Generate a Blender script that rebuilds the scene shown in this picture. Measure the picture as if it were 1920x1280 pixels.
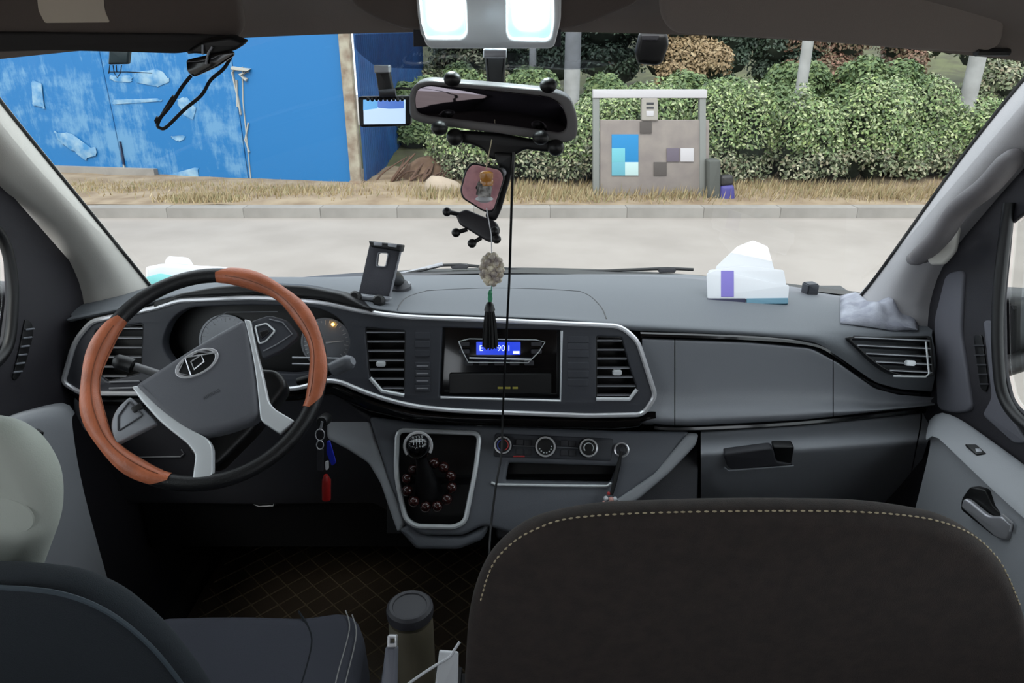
import bpy, bmesh, math, random
import numpy as np
from mathutils import Vector, Matrix
from mathutils.bvhtree import BVHTree
random.seed(7); rng = np.random.default_rng(7)
S = bpy.context.scene; COL = S.collection
V = Vector; PI = math.pi
for o in list(bpy.data.objects): bpy.data.objects.remove(o)

# ---------------------------------------------------------------- camera, world, lights, exposure
F = 1300.0; PITCH = math.radians(22); CAM = V((0, 0, 1.4))
FW = V((0, math.cos(PITCH), -math.sin(PITCH))); UP = V((0, math.sin(PITCH), math.cos(PITCH))); RT = V((1, 0, 0))
cd = bpy.data.cameras.new('camera'); cd.sensor_width = 36; cd.lens = F / 1920 * 36; cd.clip_start = .02; cd.clip_end = 200
cam = bpy.data.objects.new('camera', cd); COL.objects.link(cam); cam.location = CAM
cam.rotation_euler = (PI / 2 - PITCH, 0, 0); S.camera = cam
W = bpy.data.worlds.new('world'); S.world = W; W.use_nodes = True
bg = W.node_tree.nodes['Background']; bg.inputs[0].default_value = (.88, .94, 1, 1); bg.inputs[1].default_value = 1.15
sl = bpy.data.lights.new('sun', 'SUN'); sl.energy = 1.3; sl.angle = math.radians(25); sl.color = (1, .96, .9)
sun = bpy.data.objects.new('sun', sl); COL.objects.link(sun); sun.rotation_euler = (math.radians(38), math.radians(-14), 0)
S.view_settings.view_transform = 'Standard'; S.view_settings.look = 'None'
S.view_settings.gamma = 1; S.view_settings.use_curve_mapping = False; S.view_settings.exposure = 1.02

# ---------------------------------------------------------------- geometry helpers
def ray(px, py): return FW * F + RT * (px - 960) + UP * (640 - py)
def atY(px, py, Y): d = ray(px, py); return CAM + d * (Y / d.y)
def atX(px, py, X): d = ray(px, py); return CAM + d * (X / d.x)
def atZ(px, py, Z): d = ray(px, py); return CAM + d * ((Z - 1.4) / d.z)
class Pl:
    def __init__(s, o, n, u=None):
        s.o = V(o); s.n = V(n).normalized()
        s.u = (V((0, 0, 1)).cross(s.n) if u is None else V(u)).normalized(); s.v = s.n.cross(s.u)
    def hit(s, px, py, off=0):
        d = ray(px, py); o = s.o + s.n * off
        return CAM + d * ((o - CAM).dot(s.n) / d.dot(s.n))
    def uv(s, px, py, off=0):
        h = s.hit(px, py, off) - s.o; return (h.dot(s.u), h.dot(s.v))
    def at(s, u, v, off=0): return s.o + s.u * u + s.v * v + s.n * off
    def M(s, off=0):
        o = s.o + s.n * off
        return Matrix(((s.u.x, s.v.x, s.n.x, o.x), (s.u.y, s.v.y, s.n.y, o.y), (s.u.z, s.v.z, s.n.z, o.z), (0, 0, 0, 1)))
def cr(pts, n=8, closed=False):
    P = [V(p) for p in pts]; N = len(P); out = []
    for i in range(N if closed else N - 1):
        if closed: a, b, c, d = P[i - 1], P[i], P[(i + 1) % N], P[(i + 2) % N]
        else: a, b, c, d = P[max(i - 1, 0)], P[i], P[i + 1], P[min(i + 2, N - 1)]
        for k in range(n):
            t = k / n
            out.append(.5 * (2 * b + (c - a) * t + (2 * a - 5 * b + 4 * c - d) * t * t + (3 * b - a - 3 * c + d) * t ** 3))
    if not closed: out.append(P[-1].copy())
    return out
def rnd(pts, r=8, n=5):
    """round the corners of a closed 2D outline; a point may carry its own radius"""
    out = []; N = len(pts)
    for i in range(N):
        p = V(pts[i][:2]); a = V(pts[i - 1][:2]); b = V(pts[(i + 1) % N][:2])
        rr = pts[i][2] if len(pts[i]) > 2 else r
        rr = min(rr, (a - p).length * .48, (b - p).length * .48)
        p0 = p + (a - p).normalized() * rr; p1 = p + (b - p).normalized() * rr
        for k in range(n + 1):
            t = k / n; out.append(tuple(p0 * (1 - t) ** 2 + p * 2 * t * (1 - t) + p1 * t * t))
    return out
def link(o, parent=None, mat=None):
    COL.objects.link(o)
    if parent is not None:
        o.parent = parent; o.matrix_parent_inverse = WM[parent.name].inverted() if parent.name in WM else Matrix()
    if mat is not None:
        o.data.materials.clear(); o.data.materials.append(mat)
    return o
WM = {}
def finish(me, smooth=True, ang=38):
    if smooth:
        me.polygons.foreach_set('use_smooth', [True] * len(me.polygons)); me.set_sharp_from_angle(angle=math.radians(ang))
    me.update()
class MB:
    def __init__(s): s.v = []; s.f = []
    def add(s, vs, fs):
        n = len(s.v); s.v += [tuple(p) for p in vs]; s.f += [tuple(i + n for i in f) for f in fs]; return s
    def tube(s, pts, r, n=10, closed=False, cap=True, flat=1.0):
        P = [V(p) for p in pts]; N = len(P)
        R = r if isinstance(r, (list, tuple)) else [r] * N
        T = []
        for i in range(N):
            a = P[i - 1] if (i or closed) else P[0]; b = P[(i + 1) % N] if (i < N - 1 or closed) else P[-1]
            t = (b - a); T.append(t.normalized() if t.length > 1e-9 else V((0, 0, 1)))
        x = V((0, 0, 1)) if abs(T[0].z) < .9 else V((1, 0, 0)); x = (x - T[0] * x.dot(T[0])).normalized()
        vs = []
        for i in range(N):
            x = (x - T[i] * x.dot(T[i])).normalized(); y = T[i].cross(x)
            for k in range(n):
                a = 2 * PI * k / n; vs.append(P[i] + (x * math.cos(a) * flat + y * math.sin(a)) * R[i])
        fs = [(i * n + k, i * n + (k + 1) % n, ((i + 1) % N) * n + (k + 1) % n, ((i + 1) % N) * n + k)
              for i in range(N if closed else N - 1) for k in range(n)]
        if cap and not closed:
            fs += [tuple(range(n))[::-1], tuple((N - 1) * n + k for k in range(n))]
        return s.add(vs, fs)
    def box(s, c, size, M=None, ch=0):
        c = V(c); x, y, z = [q / 2 for q in size]; M = M or Matrix.Identity(3)
        if ch <= 0:
            vs = [c + M @ V((a * x, b * y, d * z)) for d in (-1, 1) for b in (-1, 1) for a in (-1, 1)]
            return s.add(vs, [(0, 2, 3, 1), (4, 5, 7, 6), (0, 1, 5, 4), (2, 6, 7, 3), (0, 4, 6, 2), (1, 3, 7, 5)])
        bm = bmesh.new(); bmesh.ops.create_cube(bm, size=1); bmesh.ops.scale(bm, vec=(2 * x, 2 * y, 2 * z), verts=bm.verts)
        bmesh.ops.bevel(bm, geom=bm.edges[:], offset=ch, segments=2, affect='EDGES')
        vs = [c + M @ v.co for v in bm.verts]; bm.verts.index_update(); fs = [[v.index for v in f.verts] for f in bm.faces]; bm.free()
        return s.add(vs, fs)
    def lathe(s, c, axis, prof, n=20):
        """prof: list of (distance along the axis, radius)"""
        c = V(c); z = V(axis).normalized(); x = z.orthogonal().normalized(); y = z.cross(x); vs = []
        for h, r in prof:
            for k in range(n):
                a = 2 * PI * k / n; vs.append(c + z * h + (x * math.cos(a) + y * math.sin(a)) * max(r, 1e-5))
        m = len(prof)
        fs = [(i * n + k, i * n + (k + 1) % n, (i + 1) * n + (k + 1) % n, (i + 1) * n + k) for i in range(m - 1) for k in range(n)]
        fs += [tuple(range(n))[::-1], tuple((m - 1) * n + k for k in range(n))]
        return s.add(vs, fs)
    def ball(s, c, r, n=12, sc=(1, 1, 1), M=None):
        M = M or Matrix.Identity(3); c = V(c); vs = []; m = n // 2
        for i in range(m + 1):
            t = PI * i / m
            for k in range(n):
                a = 2 * PI * k / n
                vs.append(c + M @ V((r * sc[0] * math.sin(t) * math.cos(a), r * sc[1] * math.sin(t) * math.sin(a), r * sc[2] * math.cos(t))))
        fs = [(i * n + k, (i + 1) * n + k, (i + 1) * n + (k + 1) % n, i * n + (k + 1) % n) for i in range(m) for k in range(n)]
        return s.add(vs, fs)
    def grid(s, rows):
        n = len(rows[0]); vs = [p for r in rows for p in r]
        return s.add(vs, [(i * n + k, i * n + k + 1, (i + 1) * n + k + 1, (i + 1) * n + k) for i in range(len(rows) - 1) for k in range(n - 1)])
    def out(s, name, mat, parent=None, smooth=True, ang=38, merge=False):
        me = bpy.data.meshes.new(name); me.from_pydata(s.v, [], s.f)
        if merge:
            bm = bmesh.new(); bm.from_mesh(me); bmesh.ops.remove_doubles(bm, verts=bm.verts, dist=1e-5)
            bmesh.ops.recalc_face_normals(bm, faces=bm.faces); bm.to_mesh(me); bm.free()
        finish(me, smooth, ang)
        return link(bpy.data.objects.new(name, me), parent, mat)
def resample(pts, n):
    P = cr(pts, 10); d = [0]
    for a, b in zip(P, P[1:]): d.append(d[-1] + (b - a).length)
    out = []; j = 0
    for k in range(n):
        t = d[-1] * k / (n - 1)
        while j < len(P) - 2 and d[j + 1] < t: j += 1
        q = (t - d[j]) / max(d[j + 1] - d[j], 1e-9); out.append(P[j].lerp(P[j + 1], min(max(q, 0), 1)))
    return out
def loft(rows, n=40, m=6):
    R = [resample(r, n) for r in rows]; cols = [cr([r[k] for r in R], m) for k in range(n)]
    return [[c[i] for c in cols] for i in range(len(cols[0]))]
def pY(poly, x):
    for a, b in zip(poly, poly[1:]):
        if a[0] <= x <= b[0]: return a[1] + (b[1] - a[1]) * (x - a[0]) / (b[0] - a[0])
    return poly[0][1] if x < poly[0][0] else poly[-1][1]
def plate(name, pl, outs, t, mat, parent=None, off=0, bev=.002, seg=2, raw=False, ang=38):
    """solid plate traced on plane pl: outs = [outer, hole, hole ...]; front face at off, back at off - t"""
    if not isinstance(outs[0][0], (tuple, list)): outs = [outs]
    cu = bpy.data.curves.new('tmp', 'CURVE'); cu.dimensions = '2D'; cu.fill_mode = 'BOTH'
    bev = min(bev, t * .49); cu.extrude = max(t / 2 - bev, 1e-5); cu.bevel_depth = bev; cu.bevel_resolution = seg; cu.offset = -bev
    for o in outs:
        uv = list(o) if raw else [pl.uv(p[0], p[1], off) for p in o]
        sp = cu.splines.new('POLY'); sp.points.add(len(uv) - 1); sp.use_cyclic_u = True
        for q, p in zip(sp.points, uv): q.co = (p[0], p[1], 0, 1)
    ob = bpy.data.objects.new('tmp', cu); me = bpy.data.meshes.new_from_object(ob); bpy.data.objects.remove(ob); bpy.data.curves.remove(cu)
    me.name = name; me.transform(pl.M(off - t / 2))
    bm = bmesh.new(); bm.from_mesh(me); bmesh.ops.remove_doubles(bm, verts=bm.verts, dist=1e-6); bm.to_mesh(me); bm.free()
    finish(me, True, ang); return link(bpy.data.objects.new(name, me), parent, mat)
def text(name, pl, px, py, s, size, mat, parent, off=.001, rot=0, t=.0004):
    cu = bpy.data.curves.new('tmp', 'FONT'); cu.body = s; cu.size = size; cu.extrude = t; cu.align_x = 'CENTER'; cu.align_y = 'CENTER'
    ob = bpy.data.objects.new('tmp', cu); me = bpy.data.meshes.new_from_object(ob); bpy.data.objects.remove(ob); bpy.data.curves.remove(cu)
    u, v = pl.uv(px, py, off); me.transform(pl.M(off) @ Matrix.Translation((u, v, 0)) @ Matrix.Rotation(rot, 4, 'Z')); me.name = name
    return link(bpy.data.objects.new(name, me), parent, mat)
def thing(name, label, cat, loc, group=None):
    o = bpy.data.objects.new(name, None); o.empty_display_size = .05; COL.objects.link(o); o.location = loc; WM[o.name] = Matrix.Translation(V(loc))
    return tag(o, label, cat, group)
def tag(o, label, cat, group=None, kind=None):
    o['label'] = label; o['category'] = cat
    if group: o['group'] = group
    if kind: o['kind'] = kind
    return o
def struct(o, label=None):
    o['kind'] = 'structure'
    if label: o['label'] = label
    return o
def sempty(name, loc, label=None):
    o = bpy.data.objects.new(name, None); COL.objects.link(o); o.location = loc; WM[o.name] = Matrix.Translation(V(loc)); return struct(o, label)
def sub(o): WM[o.name] = WM.get(o.name, o.matrix_parent_inverse.inverted() @ Matrix() if False else Matrix()); return o
def rect(x0, y0, x1, y1, r=0): 
    q = [(x0, y0), (x1, y0), (x1, y1), (x0, y1)]; return rnd(q, r, 4) if r else q

# ---------------------------------------------------------------- materials
def lin(c): return tuple(((x / 255) / 12.92 if x / 255 <= .04045 else ((x / 255 + .055) / 1.055) ** 2.4) for x in c) + (1,)
def mat(name, c, rough=.55, metal=0, bump=0, bscale=400, var=0, vscale=8, emit=0, coat=0, c2=None, spec=.5):
    m = bpy.data.materials.new(name); m.use_nodes = True; nt = m.node_tree; b = nt.nodes['Principled BSDF']
    b.inputs['Base Color'].default_value = lin(c); b.inputs['Roughness'].default_value = rough; b.inputs['Metallic'].default_value = metal
    b.inputs['Specular IOR Level'].default_value = spec
    if coat: b.inputs['Coat Weight'].default_value = coat; b.inputs['Coat Roughness'].default_value = .05
    if emit: b.inputs['Emission Color'].default_value = lin(c); b.inputs['Emission Strength'].default_value = emit
    tc = nt.nodes.new('ShaderNodeTexCoord')
    if bump:
        n = nt.nodes.new('ShaderNodeTexNoise'); n.inputs['Scale'].default_value = bscale; n.inputs['Detail'].default_value = 3
        k = nt.nodes.new('ShaderNodeBump'); k.inputs['Strength'].default_value = bump; k.inputs['Distance'].default_value = .002
        nt.links.new(tc.outputs['Object'], n.inputs['Vector']); nt.links.new(n.outputs['Fac'], k.inputs['Height']); nt.links.new(k.outputs['Normal'], b.inputs['Normal'])
    if var or c2:
        n = nt.nodes.new('ShaderNodeTexNoise'); n.inputs['Scale'].default_value = vscale; n.inputs['Detail'].default_value = 6
        r = nt.nodes.new('ShaderNodeValToRGB'); r.color_ramp.elements[0].position = .35; r.color_ramp.elements[1].position = .65
        d = c2 or tuple(max(x * (1 - var), 0) for x in c); r.color_ramp.elements[0].color = lin(d); r.color_ramp.elements[1].color = lin(c)
        nt.links.new(tc.outputs['Object'], n.inputs['Vector']); nt.links.new(n.outputs['Fac'], r.inputs['Fac']); nt.links.new(r.outputs['Color'], b.inputs['Base Color'])
    return m
PAD = mat('dash_pad', (102, 106, 111), .62, bump=.25, bscale=900)
FASC = mat('fascia_plastic', (58, 60, 67), .5, bump=.15, bscale=900)
LOWER = mat('lower_plastic', (128, 131, 139), .42, bump=.2, bscale=900)
STACK = mat('stack_plastic', (98, 101, 108), .5, bump=.2, bscale=900)
PANELM = mat('panel_plastic', (146, 149, 155), .42, bump=.2, bscale=900)
LIGHTG = mat('light_grey_plastic', (158, 161, 166), .5, bump=.2, bscale=900)
BLACK = mat('black_plastic', (14, 14, 16), .45)
GLOSS = mat('gloss_black', (8, 8, 10), .12, coat=.4)
DARK = mat('dark_grey_plastic', (52, 52, 57), .55, bump=.2, bscale=700)
CHROME = mat('chrome', (226, 226, 230), .2, .45)
SILVER = mat('satin_silver', (226, 229, 232), .32, .25)
BROWN = mat('tan_leather', (196, 112, 78), .36, bump=.35, bscale=350, var=.12, vscale=30)
RUBBER = mat('black_leather', (24, 24, 26), .4, bump=.3, bscale=500)
HEAD = mat('headliner_cloth', (128, 118, 112), .95, bump=.4, bscale=1200)
VISOR = mat('visor_vinyl', (88, 78, 73), .85, bump=.3, bscale=900)
PILLAR = mat('pillar_trim', (200, 197, 190), .7, bump=.25, bscale=900)
PILLARG = mat('pillar_trim_grey', (176, 174, 176), .65, bump=.25, bscale=900)
DOORD = mat('door_dark', (34, 32, 38), .6, bump=.25, bscale=900)
SEATC = mat('seat_fabric', (50, 41, 37), .9, bump=.5, bscale=900, var=.2, vscale=60)
SEATD = mat('driver_seat_fabric', (30, 36, 42), .9, bump=.5, bscale=900)
CUSH = mat('cushion_fabric', (62, 64, 74), .85, bump=.4, bscale=900)
THREAD = mat('pale_thread', (176, 162, 134), .8)
HREST = mat('headrest_vinyl', (176, 180, 171), .6, bump=.2, bscale=600)
CARPET = mat('floor_carpet', (30, 27, 25), .95, bump=.6, bscale=600)
STEEL = mat('steel', (150, 142, 122), .3, .6)
LAMPW = mat('lamp_lens', (186, 238, 248), .4, emit=.42); LEDW = mat('lamp_led', (236, 253, 255), .4, emit=26)
WHITE = mat('white_paper', (222, 224, 228), .7)
def glass_mat(name, tint, f=.5, rough=0.0):
    m = bpy.data.materials.new(name); m.use_nodes = True; nt = m.node_tree; nt.nodes.remove(nt.nodes['Principled BSDF'])
    out = nt.nodes['Material Output']; t = nt.nodes.new('ShaderNodeBsdfTransparent'); t.inputs[0].default_value = tint
    g = nt.nodes.new('ShaderNodeBsdfGlossy'); g.inputs['Roughness'].default_value = rough
    fr = nt.nodes.new('ShaderNodeFresnel'); fr.inputs[0].default_value = 1.45
    mu = nt.nodes.new('ShaderNodeMath'); mu.operation = 'MULTIPLY'; mu.inputs[1].default_value = f
    mx = nt.nodes.new('ShaderNodeMixShader'); nt.links.new(fr.outputs[0], mu.inputs[0]); nt.links.new(mu.outputs[0], mx.inputs[0])
    nt.links.new(t.outputs[0], mx.inputs[1]); nt.links.new(g.outputs[0], mx.inputs[2]); nt.links.new(mx.outputs[0], out.inputs[0]); return m
GLASS = glass_mat('windscreen_glass', (.93, .96, .95, 1), .8)
SGLASS = glass_mat('side_glass', (.95, .97, .96, 1), .22)
TINT = glass_mat('tint_film', (.48, .50, .56, 1), .6)

# ---------------------------------------------------------------- the cabin shell
FA = Pl((0, 1.34, .85), (0, -math.cos(math.radians(15)), math.sin(math.radians(15))))
XL, XR = -.945, .905
fl = MB().box((-.02, -.55, -.03), (2.0, 5.0, .06)).box((-.02, 1.93, .32), (1.95, .06, .7)).out('floor', CARPET, smooth=False); struct(fl)
# headliner
rows = [[(XL - .02, 1.14, 1.385), (-.5, 1.235, 1.432), (0, 1.27, 1.446), (.5, 1.235, 1.43), (XR + .02, 1.14, 1.385)],
        [(XL - .02, 1.08, 1.43), (-.5, 1.16, 1.478), (0, 1.19, 1.49), (.5, 1.16, 1.476), (XR + .02, 1.08, 1.43)],
        [(XL - .02, .85, 1.47), (-.5, .85, 1.545), (0, .85, 1.56), (.5, .85, 1.545), (XR + .02, .85, 1.47)],
        [(XL - .02, .2, 1.5), (-.5, .2, 1.62), (0, .2, 1.65), (.5, .2, 1.62), (XR + .02, .2, 1.5)],
        [(XL - .02, -3, 1.5), (-.5, -3, 1.62), (0, -3, 1.65), (.5, -3, 1.62), (XR + .02, -3, 1.5)]]
struct(MB().grid(loft([[V(p) for p in r] for r in rows], 30, 6)).out('ceiling', HEAD))
# doors: plates standing at the sides with window openings
PR = Pl((XR, 1.2, .7), (-1, 0, 0)); PLF = Pl((XL, 1.2, .7), (1, 0, 0))
def yz(pl, pts): 
    return [((V((pl.o.x, y, z)) - pl.o).dot(pl.u), (V((pl.o.x, y, z)) - pl.o).dot(pl.v)) for y, z in pts]
wr = [PR.uv(*p) for p in rnd([(1895, 400), (1880, 560), (1882, 690), (1896, 752), (1945, 800)], 18)] + yz(PR, [(.25, .86), (.25, 1.36), (1.02, 1.36)])
body = [(1.98, 0), (1.98, .70), (1.55, .80), (1.48, .95), (1.16, 1.38), (.9, 1.47), (-3, 1.52), (-3, 0)]
rear_fill_opening2 = [(.1, .75), (.1, 1.44), (-1.3, 1.44), (-1.3, .75)]; rear_fill_opening3 = [(-1.4, .75), (-1.4, 1.44), (-2.8, 1.44), (-2.8, .75)]  # unseen rear openings, made large to let fill light onto the dash
struct(plate('wall_right', PR, [yz(PR, body), wr, yz(PR, rear_fill_opening2), yz(PR, rear_fill_opening3)], .008, DOORD, None, 0, .002, raw=True))
wl = [PLF.uv(*p) for p in rnd([(-10, 420), (13, 480), (17, 560), (6, 645), (-60, 690)], 16)] + yz(PLF, [(.25, .88), (.25, 1.36), (1.0, 1.36)])
struct(plate('wall_left', PLF, [yz(PLF, body), wl, yz(PLF, rear_fill_opening2), yz(PLF, rear_fill_opening3)], .008, DOORD, None, 0, .002, raw=True))
struct(MB().box((-.02, -3.0, .76), (1.95, .05, 1.56)).out('wall_back', DARK, smooth=False))
for nm, pl, w in (('window_2', PR, wr), ('window_3', PLF, wl)):
    g = plate(nm, pl, [w], .003, SGLASS, None, -.012, .0005, raw=True); struct(g)
# windscreen
wrows = [[(-.90, 1.56, .90), (-.45, 1.74, .885), (0, 1.80, .868), (.42, 1.74, .88), (.87, 1.56, .89)],
         [(-.92, 1.34, 1.18), (-.46, 1.48, 1.185), (0, 1.53, 1.19), (.44, 1.48, 1.185), (.89, 1.34, 1.18)],
         [(-.94, 1.15, 1.41), (-.48, 1.245, 1.45), (0, 1.28, 1.465), (.46, 1.245, 1.45), (.91, 1.15, 1.41)]]
wg = loft([[V(p) for p in r] for r in wrows], 25, 8)
ws = MB().grid(wg).out('window_1', GLASS); struct(ws, 'curved raked windscreen above the dashboard')
WB = BVHTree.FromPolygons([v.co for v in ws.data.vertices], [tuple(p.vertices) for p in ws.data.polygons])
def onto(bvh, px, py, lift=0):
    d = ray(px, py).normalized(); h = bvh.ray_cast(CAM, d)
    if h[0] is None: raise ValueError(('miss', px, py))
    n = h[1] if h[1].dot(d) < 0 else -h[1]
    return h[0] + n * lift
# dark frit band and tint film around the mirror, on the glass
tl = [[(665, 62), (720, 60), (800, 58), (900, 56), (1000, 56), (1100, 58), (1200, 64)], [(668, 90), (725, 92), (800, 94), (900, 96), (1000, 96), (1100, 94), (1198, 90)],
      [(700, 118), (735, 124), (800, 126), (900, 127), (1000, 127), (1100, 126), (1170, 112)]]
MB().grid(loft([[onto(WB, x, y, .004) for x, y in r] for r in tl], 30, 4)).out('tint_band', TINT, ws)
# A pillars
Lo = [(-160, -20, 1.16), (-60, 110, 1.23), (0, 190, 1.29), (60, 265, 1.35), (150, 375, 1.43), (262, 512, 1.53), (300, 560, 1.565)]
Li = [(-220, 60), (-140, 190), (0, 345), (45, 382), (110, 450), (152, 530), (165, 600)]
Lo2 = [V((max(p.x, XL - .01), p.y, p.z)) for p in [atY(*p) for p in Lo]]
Li2 = [atX(x, y, XL + .004) for x, y in Li]
mid = [(a + b) * .5 + V((.035, -.02, .0)) for a, b in zip(Lo2, Li2)]
m2 = [a.lerp(b, .85) + V((.02, -.012, 0)) for a, b in zip(Lo2, Li2)]
back = [p + V((-.03, .05, 0)) for p in Lo2]
struct(MB().grid(loft([back, Lo2, mid, m2, Li2, [p + V((-.03, 0, 0)) for p in Li2]], 24, 5)).out('trim_1', PILLAR), 'pale grey windscreen pillar trim on the driver side')
struct(MB().tube(cr([p + V((.004, -.004, 0)) for p in Lo2], 4), .0035, 6).out('trim_3', BLACK))
Ro = [(2080, 0, 1.16), (1980, 90, 1.22), (1915, 155, 1.28), (1800, 300, 1.38), (1700, 440, 1.47), (1632, 533, 1.535), (1590, 580, 1.57)]
Ri = [(2120, 60), (2050, 150), (1990, 230), (1850, 390), (1770, 490), (1742, 560), (1735, 620)]
Ro2 = [V((min(p.x, XR + .01), p.y, p.z)) for p in [atY(*p) for p in Ro]]
Ri2 = [atX(x, y, XR - .004) for x, y in Ri]
mid = [(a + b) * .5 + V((-.035, -.02, 0)) for a, b in zip(Ro2, Ri2)]
m2 = [a.lerp(b, .85) + V((-.02, -.012, 0)) for a, b in zip(Ro2, Ri2)]
struct(MB().grid(loft([[p + V((.03, .05, 0)) for p in Ro2], Ro2, mid, m2, Ri2, [p + V((.03, 0, 0)) for p in Ri2]], 24, 5)).out('trim_2', PILLARG), 'grey windscreen pillar trim on the passenger side')
struct(MB().tube(cr([p + V((-.004, -.004, 0)) for p in Ro2], 4), .0035, 6).out('trim_4', BLACK))

# ---------------------------------------------------------------- dashboard
D = thing('dashboard', 'wide dark grey van dashboard running under the windscreen', 'dashboard', (0, 1.4, .86))
A = [(140, 575, 1.50), (265, 542, 1.60), (420, 524, 1.70), (545, 521, 1.76), (760, 516, 1.79), (1000, 514, 1.80), (1290, 514, 1.79), (1480, 536, 1.72), (1640, 562, 1.62), (1745, 600, 1.52)]
Cr = [(132, 594, 1.39), (180, 583, 1.39), (290, 560, 1.39), (340, 546, 1.39), (480, 536, 1.39), (600, 546, 1.39), (680, 567, 1.39), (760, 579, 1.39), (900, 585, 1.39), (1050, 592, 1.39), (1190, 600, 1.385), (1400, 612, 1.38), (1520, 617, 1.38), (1600, 622, 1.375), (1748, 628, 1.37)]
Cc = [(130, 604, 1.37), (178, 593, 1.37), (290, 570, 1.375), (340, 556, 1.375), (480, 550, 1.375), (600, 560, 1.375), (680, 578, 1.37), (760, 589, 1.37), (900, 594, 1.37), (1050, 601, 1.37), (1190, 620, 1.362), (1400, 630, 1.36), (1520, 641, 1.355), (1570, 667, 1.345), (1640, 716, 1.335), (1685, 729, 1.335), (1750, 734, 1.335)]
def fx(poly, xs):
    P = np.array(poly, float); return [(x, np.interp(x, P[:, 0], P[:, 1]), np.interp(x, P[:, 0], P[:, 2])) for x in xs]
xs = list(np.linspace(134, 1747, 110))
rA, rC, rL = fx(A, xs), fx(Cr, xs), fx(Cc, xs)
rowsP = []
for k in range(9):
    t = k / 8; rowsP.append([atY(*a).lerp(atY(*c), t) + V((0, 0, .012 * math.sin(PI * t))) for a, c in zip(rA, rC)])
for k in range(1, 9):
    t = k / 8; rowsP.append([atY(*c).lerp(atY(*l), t) + V((0, -.014 * math.sin(PI * t), .004 * math.sin(PI * t))) for c, l in zip(rC, rL)])
rowsP.append([atY(*l) + V((0, .06, -.005)) for l in rL])
pad = MB().grid(rowsP).out('top_pad', PAD, D, ang=60)
PB = BVHTree.FromPolygons([v.co for v in pad.data.vertices], [tuple(p.vertices) for p in pad.data.polygons])
core = MB().box((-.02, 1.62, .68), (1.84, .40, .30)).box((-.02, 1.66, .42), (1.82, .40, .36)).out('light_block_core', BLACK, D, smooth=False)  # unseen black boxes added to block light behind the dash
# lid seam on the pad
seam = MB()
for pts in ([(1088, 546), (1108, 556), (1128, 577), (1137, 598)], [(800, 545), (765, 556), (750, 570), (745, 582)], [(800, 545), (900, 540), (1000, 541), (1088, 546)]):
    seam.tube([onto(PB, x, y, -.0006) for x, y in [tuple(p) for p in cr([V((a, b)) for a, b in pts], 6)]], .0016, 6)
seam.out('lid_seam', BLACK, D)
# fascia with openings
out = [(118, 716, 10), (140, 640, 20), (172, 602, 14), (290, 577, 6), (335, 563, 10), (480, 557, 30), (600, 566, 30), (680, 584, 40), (760, 594, 40), (900, 599, 30), (1050, 606, 30), (1165, 611, 20), (1196, 640, 14), (1229, 742, 12), (1206, 777, 16), (1100, 779, 20), (1000, 775, 30), (860, 770, 30), (780, 763, 40), (700, 742, 40), (620, 708, 40), (560, 728, 20), (300, 738, 30), (150, 737, 14)]
outl = rnd(out, 12, 6)
clus = rnd([(300, 650, 30), (318, 600, 20), (350, 576, 20), (480, 571, 40), (600, 577, 30), (640, 598, 20), (660, 640, 30), (640, 680, 20), (560, 702, 20), (330, 690, 20)], 12)
ventL = rnd([(178, 618), (268, 606), (264, 700), (200, 716), (172, 690)], 6)
ventM = rnd([(684, 614), (760, 620), (758, 738), (716, 730), (692, 706)], 5)
ventR = rnd([(1118, 630), (1166, 632), (1182, 690), (1195, 728), (1180, 750), (1118, 750)], 5)
radio = rnd([(829, 614), (1052, 619), (1050, 750), (823, 744)], 3)
fas = plate('fascia', FA, [outl, clus, ventL, ventM, ventR, radio], .03, FASC, D, 0, .003)
ch = MB().tube([FA.hit(x, y, .002) for x, y in outl], .0052, 8, closed=True).out('chrome_trim', CHROME, D)
# second, thinner bright line and gloss black strip under the fascia
und = [(120, 735), (200, 752), (300, 748), (560, 738), (622, 722), (700, 757), (780, 778), (860, 785), (1000, 789), (1150, 792), (1225, 786)]
plate('lower_strip', FA, rnd([(120, 728)] + [(x, y - 8) for x, y in und[1:]] + [(1216, 778), (1200, 802), (1150, 806), (1000, 803), (860, 799), (780, 792), (690, 772), (620, 740), (560, 752), (300, 764), (150, 760)], 6), .03, GLOSS, D, -.012, .008)
plate('cluster_hood_shade', FA, rnd([(282, 573), (335, 550), (400, 538), (480, 531), (570, 536), (640, 550), (705, 583), (680, 581), (600, 561), (480, 552), (340, 558)], 8), .06, BLACK, D, .008, .006)  # hood front; its black stands in for the shadow of the hood
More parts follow.
